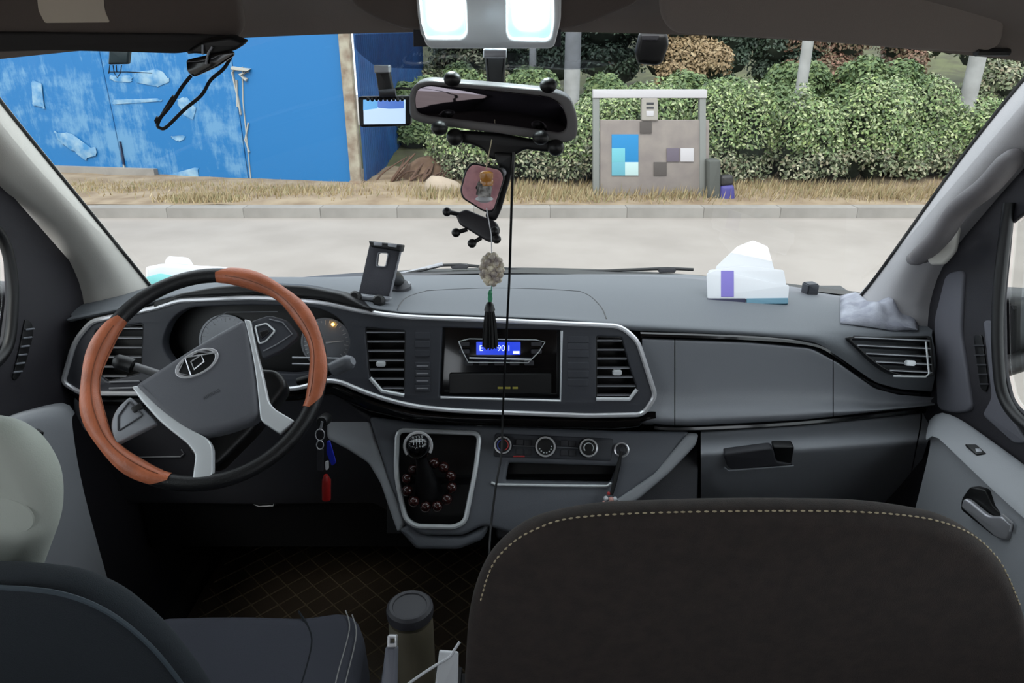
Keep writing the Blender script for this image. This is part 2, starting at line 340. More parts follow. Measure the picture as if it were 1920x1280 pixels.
# vents
def vent(outline_px, pl, nsl, yr, tabx, taby, y_slope=0, front=-.004, frame=True, mt=SILVER, parent=D):
    u = [pl.uv(x, y) for x, y in outline_px]; us = [p[0] for p in u]; vs = [p[1] for p in u]; cx = sum(us) / len(us); cy = sum(vs) / len(vs)
    big = [(cx + (a - cx) * 1.04, cy + (b - cy) * 1.04) for a, b in u]; sm = [(cx + (a - cx) * .95, cy + (b - cy) * .95) for a, b in u]
    v = plate('air_vent', pl, [big, sm], .05, BLACK, parent, front, .001, raw=True)
    plate('vent_back', pl, [big], .004, BLACK, v, front - .046, .001, raw=True)
    def span(y):
        xs = []
        for (a, b), (c, d) in zip(u, u[1:] + u[:1]):
            if (b - y) * (d - y) < 0: xs.append(a + (c - a) * (y - b) / (d - b))
        return (min(xs), max(xs)) if len(xs) >= 2 else None
    v0, v1 = max(vs), min(vs)
    M3 = Matrix((pl.u, pl.v, pl.n)).transposed() @ Matrix.Rotation(math.radians(-18), 3, 'X')
    for k in range(nsl):
        y = v0 + (v1 - v0) * (k + .55) / nsl; s = span(y)
        if not s: continue
        c = pl.at((s[0] + s[1]) / 2, y, front - .010)
        MB().box(c, (s[1] - s[0] - .002, .0032, .018), M3).out('slat', DARK, v, smooth=False)
        MB().box(pl.at((s[0] + s[1]) / 2, y + .0008, front - .0005), (s[1] - s[0] - .004, .0022, .0016), Matrix((pl.u, pl.v, pl.n)).transposed()).out('slat_edge', mt, v, smooth=False)
    tu = pl.uv(tabx, taby)
    MB().box(pl.at(tu[0], tu[1], front + .003), (.019, .011, .012), Matrix((pl.u, pl.v, pl.n)).transposed(), .002).out('vent_tab', SILVER, v)
    return v
SLAT = mat('slat_silver', (150, 152, 158), .35, .3)
vent(ventL, FA, 6, None, 240, 680, mt=SLAT); vent(ventM, FA, 7, None, 714, 682, mt=SLAT); vent(ventR, FA, 7, None, 1157, 698, mt=SLAT)
for nm, pts in (('vent_trim', [(694, 708), (716, 733), (758, 741)]), ('vent_trim', [(1118, 748), (1180, 748), (1194, 730)])):
    MB().tube([FA.hit(x, y, .001) for x, y in pts], .0042, 8).out(nm, SILVER, D)
# button columns beside the radio
for x0, x1, ys in ((778, 806, (630, 646, 663, 686, 700, 714, 728)), (1064, 1104, (637, 650, 664, 686, 702, 718))):
    for i, y in enumerate(ys):
        b = plate('dash_button', FA, rect(x0, y - 7, x1, y + 6, 2), .008, FASC, D, .0012 if x0 > 1000 else .0025, .001)
        if x0 < 1000 and i >= 3: plate('button_mark', FA, rect(x0 + 3, y - 1.2, x1 - 3, y + 1.2), .0008, SLAT, b, .0034, .0001)
# radio
rad = plate('radio', FA, rect(823, 610, 1056, 752), .004, GLOSS, D, -.022, .001)
plate('radio_slot', FA, rect(842, 700, 1034, 738, 3), .006, BLACK, rad, -.014, .002)
rt = MB()
for pts in ([(860, 640), (880, 635), (1005, 637), (1022, 641), (1010, 660), (990, 680), (878, 679), (868, 660), (860, 640)],): rt.tube([FA.hit(x, y, -.012) for x, y in pts], .0012, 6)
rt.tube([FA.hit(880, 671, -.011), FA.hit(996, 674, -.011)], .0022, 6); rt.tube([FA.hit(826, 745, 0), FA.hit(1051, 751, 0), FA.hit(1053, 620, 0)], .0028, 6)
rt.out('radio_bezel', SILVER, rad)
SCRB = mat('radio_screen_blue', (36, 62, 196), .3, emit=.5); SCRW = mat('screen_digits', (214, 226, 255), .4, emit=.6)
plate('radio_display', FA, rect(893, 641, 976, 665, 1), .004, SCRB, rad, -.012, .0005)
text('display_text', FA, 945, 653, '90.1', .017, SCRW, rad, -.0112)
text('display_text', FA, 902, 653, 'E', .017, SCRW, rad, -.0112); plate('display_mark', FA, rect(962, 658, 974, 663), .0006, SCRW, rad, -.0112, .0001)
for x in (870, 1006):
    for y in (645, 659): plate('radio_button', FA, rect(x - 10, y - 4, x + 10, y + 4, 2), .006, DARK, rad, -.012, .001)
for x in (878, 907, 936, 965, 992): plate('radio_button', FA, rect(x - 9, 676, x + 9, 685, 2), .006, DARK, rad, -.013, .001)
YEL = mat('yellow_mark', (150, 140, 60), .5)
for x in (938, 952, 966): plate('slot_mark', FA, rect(x - 5, 725, x + 5, 729), .001, YEL, rad, -.0125, .0002)
# instrument cluster
cl = plate('instrument_cluster', FA, rect(270, 560, 690, 730), .004, BLACK, D, -.055, .001)
for cx, cy, r in ((425, 640, 52), (612, 642, 48)):
    c = FA.hit(cx, cy, -.05); R = r * .00113
    MB().lathe(c, FA.n, [(0, R), (.003, R), (.003, R * .93), (.001, R * .92)], 40).out('dial_ring', SLAT, cl)
    tk = MB()
    for k in range(25):
        a = math.radians(220 - k * 260 / 24); w = R * (.80 if k % 3 else .72)
        q = lambda rr: c + (FA.u * math.cos(a) + FA.v * math.sin(a)) * rr + FA.n * .0016
        tk.tube([q(w), q(R * .89)], .0007, 4)
    tk.out('dial_marks', WHITE, cl)
    MB().tube([c + FA.n * .004, c + (FA.u * .9 + FA.v * .1) * R * .8 + FA.n * .004], [.0022, .0008], 6).out('needle', WHITE, cl)
    for k in range(7):
        a = math.radians(220 - k * 260 / 6); u, v = (c - FA.o).dot(FA.u) + math.cos(a) * R * .6, (c - FA.o).dot(FA.v) + math.sin(a) * R * .6
AMB = mat('warning_amber', (255, 190, 90), .4, emit=4)
MB().ball(FA.hit(624, 608, -.046), .0035, 10).out('warning_lamp', AMB, cl)
MB().tube([FA.hit(x, y, -.02) for x, y in [(395, 600), (425, 585), (520, 584)]], .001, 6).out('cluster_line', SLAT, cl)
# passenger upper panels in three pieces
tp = [(1200, 634), (1400, 641), (1520, 652), (1570, 679), (1640, 728), (1685, 740), (1756, 745)]
bt = [(1200, 792), (1290, 797), (1500, 786), (1756, 759)]
def panel(x0, x1, name, mt):
    rows = []
    for t, Y in ((-.03, 1.40), (0, 1.358), (.04, 1.352), (.2, 1.356), (.45, 1.358), (.65, 1.354), (.78, 1.342), (.88, 1.324), (.94, 1.318), (.98, 1.324), (1.0, 1.34), (1.02, 1.39)):
        rows.append([atY(x, pY(tp, x) + (pY(bt, x) - pY(tp, x)) * t, Y - (.018 * max(0, (x - 1500) / 250))) for x in np.linspace(x0, x1, 26)])
    return MB().grid(loft(rows, 26, 3)).out(name, mt, D, ang=60)
panel(1204, 1264.3, 'side_panel', PANELM); panel(1266.2, 1561.3, 'airbag_panel', PANELM); panel(1563, 1753, 'side_panel', PANELM)
gr = MB().tube(cr([atY(x, y, 1.352) for x, y in [(1200, 628), (1400, 635), (1520, 646), (1572, 673), (1640, 722), (1685, 735), (1752, 740)]], 8), .0068, 8)
gr.out('rubber_groove', GLOSS, D)
MB().tube(cr([atY(x, y, 1.355) for x, y in [(1225, 801), (1290, 803), (1500, 792), (1756, 765)]], 8), .0078, 8).out('rubber_groove', GLOSS, D)
# right outer vent
RV = Pl(atY(1660, 670, 1.338), (-.12, -.9, .42))
vr = rnd([(1583, 634, 8), (1735, 632, 8), (1741, 704, 8), (1672, 703, 20), (1632, 680, 20)], 8)
vent(vr, RV, 5, None, 1696, 681, front=.022, mt=SLAT)
MB().tube([RV.hit(x, y, .024) for x, y in [(1736, 640), (1742, 700), (1736, 706), (1675, 705)]], .002, 6).out('vent_trim', SILVER, D)
# lower dash: knee panel, centre stack, glove box
KN = Pl(atY(400, 800, 1.36), (0, -.96, -.28))
plate('knee_panel', KN, rnd([(138, 742), (300, 755), (560, 745), (625, 735), (700, 790), (735, 905), (760, 980), (700, 945), (480, 948), (160, 945)], 10), .05, DARK, D, 0, .01)
MB().tube([KN.hit(x, y, .002) for x, y in [(236, 857), (338, 856), (345, 850), (340, 843)]], .0014, 6).out('panel_edge', SLAT, D)
for y in (716, 728): 
    MB().tube([FA.hit(205, y, .004), FA.hit(262, y - 2, .004)], .0022, 6).out('bright_strip', SLAT, D); MB().tube([FA.hit(548, y - 46, .004), FA.hit(640, y - 44, .004)], .0022, 6).out('bright_strip', SLAT, D)
plate('left_side_cover', KN, rnd([(136, 748), (165, 752), (160, 830), (168, 935), (140, 930), (140, 840)], 6), .03, LOWER, D, .012, .006)
CS = Pl(atY(820, 800, 1.345), (0, -.86, .5))
stack = rnd([(690, 780), (800, 794), (1000, 801), (1180, 808), (1296, 809), (1240, 880), (1150, 945), (1080, 965), (960, 1000), (925, 990), (905, 985), (868, 1004), (790, 1004), (765, 985), (730, 905)], 10)
gp = rnd([(745, 806, 16), (900, 812, 16), (892, 880, 30), (872, 978, 24), (852, 988, 12), (778, 986, 12), (760, 972, 20), (742, 890, 30)], 12)
tray = rnd([(954, 867), (1162, 874), (1148, 904), (948, 900)], 4)
plate('centre_stack', CS, [stack, gp, tray], .05, STACK, D, 0, .008)
plate('stack_backing', CS, rnd([(1185, 820), (1312, 820), (1308, 965), (1000, 1010), (930, 1010), (930, 935), (1150, 935)], 8), .02, DARK, D, -.03, .006)
plate('gear_well', CS, rect(725, 795, 910, 1000), .003, BLACK, D, -.045, .001)
plate('tray_floor', CS, rect(940, 860, 1170, 910), .003, BLACK, D, -.048, .001)
MB().tube([CS.hit(x, y, .002) for x, y in gp], .0055, 8, closed=True).out('gear_trim', SILVER, D)
MB().tube([CS.hit(x, y, .003) for x, y in [(921, 904), (930, 908), (1040, 910), (1138, 911), (1146, 905)]], .003, 8).out('tray_trim', SILVER, D)
plate('centre_wing', CS, rnd([(610, 742), (650, 762), (690, 780), (732, 905), (762, 980), (745, 1000), (712, 905), (690, 868), (650, 842), (612, 822)], 8), .05, LIGHTG, D, -.006, .008)
plate('centre_wing', CS, rnd([(1290, 811), (1312, 812), (1306, 835), (1258, 885), (1200, 935), (1150, 962), (1080, 975), (1080, 958), (1150, 940), (1225, 890)], 8), .05, LIGHTG, D, .004, .008)
# climate panel
plate('centre_lip', CS, rnd([(744, 990), (766, 982), (800, 1004), (868, 1006), (905, 988), (925, 935), (934, 955), (905, 1012), (860, 1030), (780, 1030)], 8), .05, STACK, D, -.008, .010, 4)
cp = plate('climate_panel', CS, rnd([(928, 812), (1150, 822), (1146, 864), (925, 856)], 5), .01, FASC, D, .003, .002)
for k, x in enumerate((974, 990, 1058, 1073)):
    for y in (829, 847): plate('climate_button', CS, rect(x - 7, y - 6 + k, x + 7, y + 5 + k, 2), .008, DARK, cp, .006, .001)
REDM = mat('red_mark', (190, 60, 60), .5)
plate('button_mark', CS, rect(962, 854, 984, 856.5), .001, REDM, cp, .0045, .0002)
for x0, y0, x1, y1 in ((962, 835, 1004, 837), (1044, 838, 1086, 840)):
    MB().tube([CS.hit(x0, y0, .0068), CS.hit(x1, y1, .0068)], .001, 6).out('chrome_line', SLAT, cp)
def knob(x, y, r, face, extra=None):
    c = CS.hit(x, y, .003); R = r * .00114
    k = MB().lathe(c, CS.n, [(0, R * 1.05), (.004, R * 1.05), (.005, R), (.017, R * .96), (.018, R * .82)], 32).out('climate_knob', BLACK, D)
    MB().lathe(c + CS.n * .0165, CS.n, [(0, R * .97), (.003, R * .97), (.0035, R * .8), (.001, R * .79)], 32).out('knob_ring', CHROME, k)
    MB().lathe(c + CS.n * .0166, CS.n, [(0, R * .78), (.001, R * .76)], 28).out('knob_face', face, k); return k, c, R
KF1 = mat('knob_face_dark', (60, 44, 50), .4); KF2 = mat('knob_face_amber', (120, 92, 64), .4, c2=(60, 48, 40), vscale=150); KF3 = mat('knob_face_grey', (70, 70, 76), .4)
k1, c1, R1 = knob(943, 834, 17, KF1); k2, c2_, R2 = knob(1022, 837, 20, KF2); k3, c3, R3 = knob(1102, 839, 18, KF3)
for s, m_ in ((1, REDM), (-1, mat('blue_mark', (70, 80, 170), .5))):
    MB().tube([c1 + CS.n * .0185 + (CS.u * s * math.cos(a) + CS.v * math.sin(a)) * R1 * .6 for a in np.linspace(-1.2, 1.2, 9)], .0012, 5).out('knob_mark', m_, k1)
MB().tube([c3 + CS.n * .0185 + (CS.u * math.cos(a) + CS.v * math.sin(a)) * R3 * .5 for a in np.linspace(-.8, 3.8, 12)], [.0004 + .0011 * i / 11 for i in range(12)], 5).out('knob_mark', WHITE, k3)
for k in range(7):
    a = math.radians(200 + k * 27 - 0)
    MB().ball(c2_ + CS.n * .018 + (CS.u * math.cos(a) + CS.v * math.sin(a)) * R2 * .58, .0018, 6).out('knob_mark', WHITE, k2)
c = CS.hit(1165, 843, .001); R = .0165
sk = MB().lathe(c, CS.n, [(0, R), (.006, R), (.007, R * .85), (.001, R * .78)], 28).out('power_socket', CHROME, D)
MB().lathe(c + CS.n * .001, CS.n, [(0, R * .76), (.004, R * .3), (.006, R * .28)], 20).out('socket_core', DARK, sk)
# glove box
gt = [(1312, 810), (1500, 797), (1736, 773)]
def gl(x0, x1, name, mt):
    rows = []
    for t, Y in ((-.03, 1.39), (0, 1.36), (.06, 1.345), (.18, 1.315), (.27, 1.296), (.33, 1.292), (.40, 1.302), (.6, 1.338), (.8, 1.375), (1.0, 1.42)):
        rows.append([atY(x - (0 if x < 1690 else (x - 1690) * .9 * max(0, t - .1)), pY(gt, x) + (945 - pY(gt, x)) * t, Y) for x in np.linspace(x0, x1, 24)])
    return MB().grid(loft(rows, 24, 4)).out(name, mt, D, ang=60)
gb = gl(1314, 1726, 'glove_box', PANELM); gl(1729, 1752, 'corner_trim', PANELM)
GB = Pl(atY(1420, 862, 1.302), (0, -.9, -.25))
plate('glove_handle', GB, rnd([(1356, 852, 8), (1450, 840, 8), (1456, 866, 5), (1488, 872, 4), (1366, 881, 10)], 6), .02, DARK, gb, .012, .004)
plate('handle_recess', GB, rnd([(1450, 838), (1490, 838), (1484, 870), (1456, 864)], 4), .02, BLACK, gb, .0085, .003)
MB().tube([GB.hit(x, y, .014) for x, y in [(1358, 876), (1366, 882), (1488, 873)]], .0018, 6).out('handle_edge', SLAT, gb)
MB().box((.02, 1.42, .53), (.55, .2, .02)).out('under_cover', BLACK, D, smooth=False)

# ---------------------------------------------------------------- steering wheel
WS = .917; az, el = .145, .75
wc = CAM + (V((-.5655, 1.1726, .862)) - CAM) * WS
WPn = V((math.sin(az) * math.cos(el), -math.cos(az) * math.cos(el), math.sin(el))); WP = Pl(wc, WPn)
ROUT = .218 * WS; RR = ROUT - .0135
SWH = thing('steering_wheel', 'steering wheel with tan and black leather cover, turned to the left', 'steering wheel', wc)
def rimtube(a0, a1, n, r0, sec0, sec1, ns, bump=0, closed=False, taper=0):
    rows = []
    for i in range(n + 1):
        t = i / n; a = a0 + (a1 - a0) * t; er = WP.u * math.cos(a) + WP.v * math.sin(a)
        b = 1 + bump * (.5 - .5 * math.cos(2 * PI * 3 * t)); rr = r0 * b
        e = min(t, 1 - t) * n
        w = 1 if not taper else min(1, .45 + e / 7)
        row = []
        for k in range(ns + 1):
            s = sec0 + (sec1 - sec0) * k / ns; s = (sec0 + sec1) / 2 + (s - (sec0 + sec1) / 2) * w
            row.append(wc + er * (RR + rr * math.cos(s)) + WPn * (rr * math.sin(s)))
        rows.append(row)
    return rows
rim = MB().grid(rimtube(0, 2 * PI, 96, .0130, 0, 2 * PI, 14)).out('rim', RUBBER, SWH, merge=True, ang=80)
def wang(px, py): u, v = WP.uv(px, py); return math.atan2(v, u)
ra0, ra1 = wang(585, 768), wang(408, 512); la0, la1 = wang(232, 600), wang(318, 905)
if ra1 < ra0: ra1 += 2 * PI
if la1 < la0: la1 += 2 * PI
for a0, a1 in ((ra0, ra1), (la0, la1)):
    MB().grid(rimtube(a0, a1, 60, .0142, math.radians(38), math.radians(235), 12, bump=.26, taper=1)).out('leather_grip', BROWN, SWH, ang=80)
    st = MB()
    for s in (math.radians(118), math.radians(175)):
        st.tube([r[0] for r in rimtube(a0, a1, 60, .0142, s, s + .1, 1, bump=.26)][3:-3], .0009, 5)
    st.out('grip_seam', mat('grip_seam', (128, 72, 48), .6), SWH)
hubpx = rnd([(247, 722, 14), (300, 688, 30), (380, 637, 40), (455, 596, 12), (466, 610, 10), (474, 665, 30), (482, 725, 30), (486, 772, 16), (470, 788, 16), (420, 806, 30), (372, 815, 24), (345, 806, 20), (300, 775, 30)], 14, 6)
plate('airbag_cover', WP, hubpx, .05, mat('hub_plastic', (98, 99, 105), .5, bump=.2, bscale=900), SWH, .012, .012, 5, ang=60)
plate('hub_core', WP, rnd([(300, 735), (440, 640), (480, 690), (520, 690), (540, 720), (480, 800), (400, 880), (360, 860), (330, 800)], 20), .05, BLACK, SWH, -.02, .01)
plate('spoke', WP, rnd([(457, 597, 4), (470, 600, 4), (481, 655, 20), (493, 705, 20), (503, 752, 8), (516, 767, 6), (552, 788, 4), (524, 812, 4), (488, 788, 8), (485, 760, 8), (479, 700, 20), (469, 645, 20)], 5), .018, SILVER, SWH, .010, .003, 3)
plate('spoke', WP, rnd([(246, 724, 4), (257, 722, 4), (300, 764, 20), (350, 800, 20), (390, 822, 8), (398, 838, 8), (398, 886, 4), (384, 912, 4), (360, 900, 5), (366, 852, 8), (352, 832, 10), (300, 791, 20), (262, 748, 10)], 5), .018, SILVER, SWH, .010, .003, 3)
p1 = plate('control_pad', WP, rnd([(470, 602, 6), (505, 590, 10), (540, 600, 10), (562, 628, 8), (530, 655, 10), (492, 672, 6)], 8), .015, FASC, SWH, .004, .003)
MB().tube([WP.hit(x, y, .005) for x, y in rnd([(478, 612), (500, 606), (516, 620), (498, 640), (486, 644)], 4)], .0016, 6, closed=True).out('switch_ring', SILVER, p1)
MB().tube([WP.hit(x, y, .005) for x, y in [(505, 598), (530, 604), (548, 626), (520, 645), (494, 658)]], .0012, 6).out('switch_line', SLAT, p1)
plate('switch', WP, rnd([(484, 622), (502, 616), (506, 622), (490, 634)], 3), .006, BLACK, p1, .007, .002)
p2 = plate('control_pad', WP, rnd([(243, 742, 8), (288, 786, 6), (292, 794, 6), (216, 832, 6), (205, 800, 20), (215, 768, 20)], 8), .015, SLAT, SWH, .004, .003)
MB().tube([WP.hit(x, y, .005) for x, y in rnd([(243, 752), (268, 778), (222, 808), (222, 780)], 4)], .0014, 6, closed=True).out('switch_ring', DARK, p2)
plate('switch', WP, rnd([(244, 764), (262, 754), (268, 764), (250, 774)], 3), .006, BLACK, p2, .007, .002)
a_, b_ = V(WP.uv(362, 758)), V(WP.uv(432, 721)); text('airbag_mark', WP, 397, 739, 'AIRBAG', .0085, mat('hub_emboss', (74, 75, 80), .5), SWH, .0121, math.atan2(b_.y - a_.y, b_.x - a_.x), .0003)
em = [WP.uv(370, 681, .012), WP.uv(407, 661, .012), WP.uv(350, 662, .012)]
ec = V(em[0]); ax = V(em[1]) - ec; axl = ax.length; ax.normalize(); ay = V((-ax.y, ax.x)); byl = .0205
def el_(s, n=40): return [tuple(ec + ax * math.cos(2 * PI * k / n) * axl * s + ay * math.sin(2 * PI * k / n) * byl * s) for k in range(n)]
eb = plate('emblem', WP, [el_(1.0)], .004, BLACK, SWH, .0135, .001, raw=True)
plate('emblem_ring', WP, [el_(1.05), el_(.88)], .004, CHROME, eb, .0148, .001, raw=True)
def ep(x, y): return tuple(ec + ax * x * axl + ay * y * byl)
for tri in ([(-.95, .0), (-.35, .85), (-.5, -.75)], [(.95, 0), (.3, .85), (-.2, .85)], [(-.2, .35), (.35, .45), (.3, -.2), (-.25, -.4)]):
    MB().tube([WP.at(*ep(*q), .0148) for q in tri], .0014, 6, closed=True).out('emblem_bar', CHROME, eb)
col = MB().tube([wc - WPn * .02, wc - WPn * .13], [.036, .04], 20).out('column_shroud', BLACK, SWH)
# ---------------------------------------------------------------- stalks
t = thing('wiper_stalk', 'grey tipped control stalk right of the steering wheel', 'stalk', atY(600, 700, 1.18))
MB().tube(cr([atY(560, 715, 1.2), atY(600, 703, 1.19), atY(625, 692, 1.18)], 5), .008, 10).out('stem', BLACK, t)
MB().tube(cr([atY(622, 694, 1.18), atY(640, 685, 1.18), atY(662, 676, 1.175)], 5), [.012] + [.0145] * 8 + [.011, .008], 14).out('tip', mat('stalk_grey', (96, 98, 104), .4), t)
t = thing('indicator_stalk', 'grey tipped control stalk left of the steering wheel', 'stalk', atY(280, 695, 1.18))
MB().tube(cr([atY(310, 705, 1.2), atY(275, 694, 1.19), atY(250, 686, 1.18)], 5), .008, 10).out('stem', mat('stalk_grey2', (120, 120, 122), .35), t)
MB().tube(cr([atY(252, 687, 1.18), atY(235, 681, 1.18), atY(212, 676, 1.175)], 5), [.011] + [.014] * 8 + [.011, .008], 14).out('tip', BLACK, t)
# ignition keys
t = thing('key_bunch', 'bunch of keys hanging on a ring under the right of the steering wheel', 'keys', atY(605, 800, 1.2)); YK = 1.2
MB().lathe(atY(604, 790, YK), (0, -1, .3), [(-.03, .012), (0, .012), (.004, .009)], 16).out('key_head', BLACK, t)
MB().tube([atY(604, 790, YK - .005), atY(601, 806, YK - .008)], .0025, 6).out('key_stem', SLAT, t)
def ring(cx, cy, r, Y, m=CHROME, th=.0011): return MB().tube([atY(cx + r * math.cos(a), cy + r * math.sin(a) * 1.25, Y) for a in np.linspace(0, 2 * PI, 20, endpoint=False)], th, 6, closed=True).out('key_ring', m, t)
ring(600, 815, 8.5, YK - .01); ring(600, 834, 6.5, YK - .012)
def kplate(nm, pts, m, Y=YK - .012, th=.004): return plate(nm, Pl(atY(610, 850, Y), (0, -1, 0)), rnd(pts, 3), th, m, t, 0, .001)
kplate('key', [(612, 828), (618, 826), (630, 868), (622, 874), (612, 850)], mat('blue_tag', (36, 50, 190), .35))
kplate('key', [(594, 842), (606, 842), (606, 884), (594, 882)], DARK)
kplate('key_tag', [(609, 866), (616, 864), (616, 880), (610, 882)], WHITE)
MB().tube([atY(611, 890, YK - .014), atY(612, 900, YK - .014), atY(612, 935, YK - .014)], [.004, .009, .009], 12).out('red_fob', mat('red_fob', (150, 24, 22), .35, coat=.3), t)
# ---------------------------------------------------------------- gear lever and beads
t = thing('gear_lever', 'black gear lever with chrome-collared knob in the silver-framed console', 'gear lever', CS.hit(800, 950, -.04))
kc = CS.hit(784, 836, .075); kb = CS.hit(806, 930, -.03)
MB().tube(cr([kb, kb.lerp(kc, .5), kc], 6), [.034, .032, .030, .027, .024, .021, .018, .015, .013, .012, .012, .011, .011], 16).out('boot', RUBBER, t)
KD = (kc - kb).normalized()
kn = MB().lathe(kc - KD * .03, KD, [(0, .010), (.008, .019), (.02, .0255), (.034, .0275), (.044, .0255), (.052, .019), (.055, .008)], 24).out('knob', GLOSS, t)
KP = Pl(kc + (CAM - kc).normalized() * .0285 , (CAM - kc).normalized())
MB().tube([kc + KD * .0 + (KP.u * math.cos(a) * .0275 + KP.v * math.sin(a) * .0275) + KP.n * .010 for a in np.linspace(-.6, PI + .6, 24)], .0034, 6).out('knob_collar', CHROME, t)
sh = MB()
for x in (-.009, -.003, .003, .009): sh.tube([KP.at(x, .014, 0), KP.at(x, .003, 0)], .0006, 5)
sh.tube([KP.at(-.009, .0085, 0), KP.at(.009, .0085, 0)], .0006, 5); sh.out('shift_lines', WHITE, kn)
for x, y, s in ((-.009, .018, 'R'), (-.003, .018, '1'), (.003, .018, '3'), (.009, .018, '5'), (-.003, -.001, '2'), (.003, -.001, '4'), (.009, -.001, '6')):
    u = KP; cu = text('shift_number', KP, 784, 836, s, .0062, WHITE, kn, .0002); cu.data.transform(Matrix.Translation(KP.u * x + KP.v * y))
BEAD = mat('dark_red_bead', (52, 22, 20), .18, coat=.6)
t = thing('bead_bracelet', 'string of dark glossy wooden beads looped round the gear lever', 'beads', CS.hit(806, 915, 0))
bead = None
for k, (x, y) in enumerate([(776, 880), (764, 897), (764, 920), (776, 940), (798, 950), (820, 949), (838, 936), (847, 914), (845, 892), (832, 876), (814, 868), (792, 870)]):
    c = CS.hit(x, y, .012)
    if bead is None: bead = MB().ball((0, 0, 0), .0122, 14).out('bead', BEAD, t); bead.matrix_parent_inverse = WM[t.name].inverted(); bead.location = c
    else: q = bead.copy(); COL.objects.link(q); q.location = c
MB().tube(cr([CS.hit(x, y, .012) for x, y in [(776, 880), (764, 897), (764, 920), (776, 940), (798, 950), (820, 949), (838, 936), (847, 914), (845, 892), (832, 876), (814, 868), (792, 870)]], 3, True), .0012, 5, closed=True).out('cord', RUBBER, t)
# charm hanging from the power socket
t = thing('socket_charm', 'small white and red charm on a black strap hanging from the power socket', 'charm', CS.hit(1143, 935, .02))
MB().tube([CS.hit(1165, 846, .012), CS.hit(1160, 870, .014), CS.hit(1152, 905, .016), CS.hit(1146, 928, .018)], [.002, .005, .005, .004], 8).out('strap', BLACK, t)
PINK = mat('pale_pink_bead', (226, 170, 160), .4)
for x, y, r, m in ((1136, 934, .0055, WHITE), (1146, 936, .006, PINK), (1153, 935, .005, WHITE), (1132, 941, .003, PINK), (1142, 942, .0035, WHITE), (1141, 925, .004, REDM)): MB().ball(CS.hit(x, y, .02), r, 10).out('charm_bead', m, t)
MB().tube([CS.hit(1154, 935, .02), CS.hit(1165, 941, .02)], [.0025, .001], 6).out('charm_tail', LIGHTG, t)
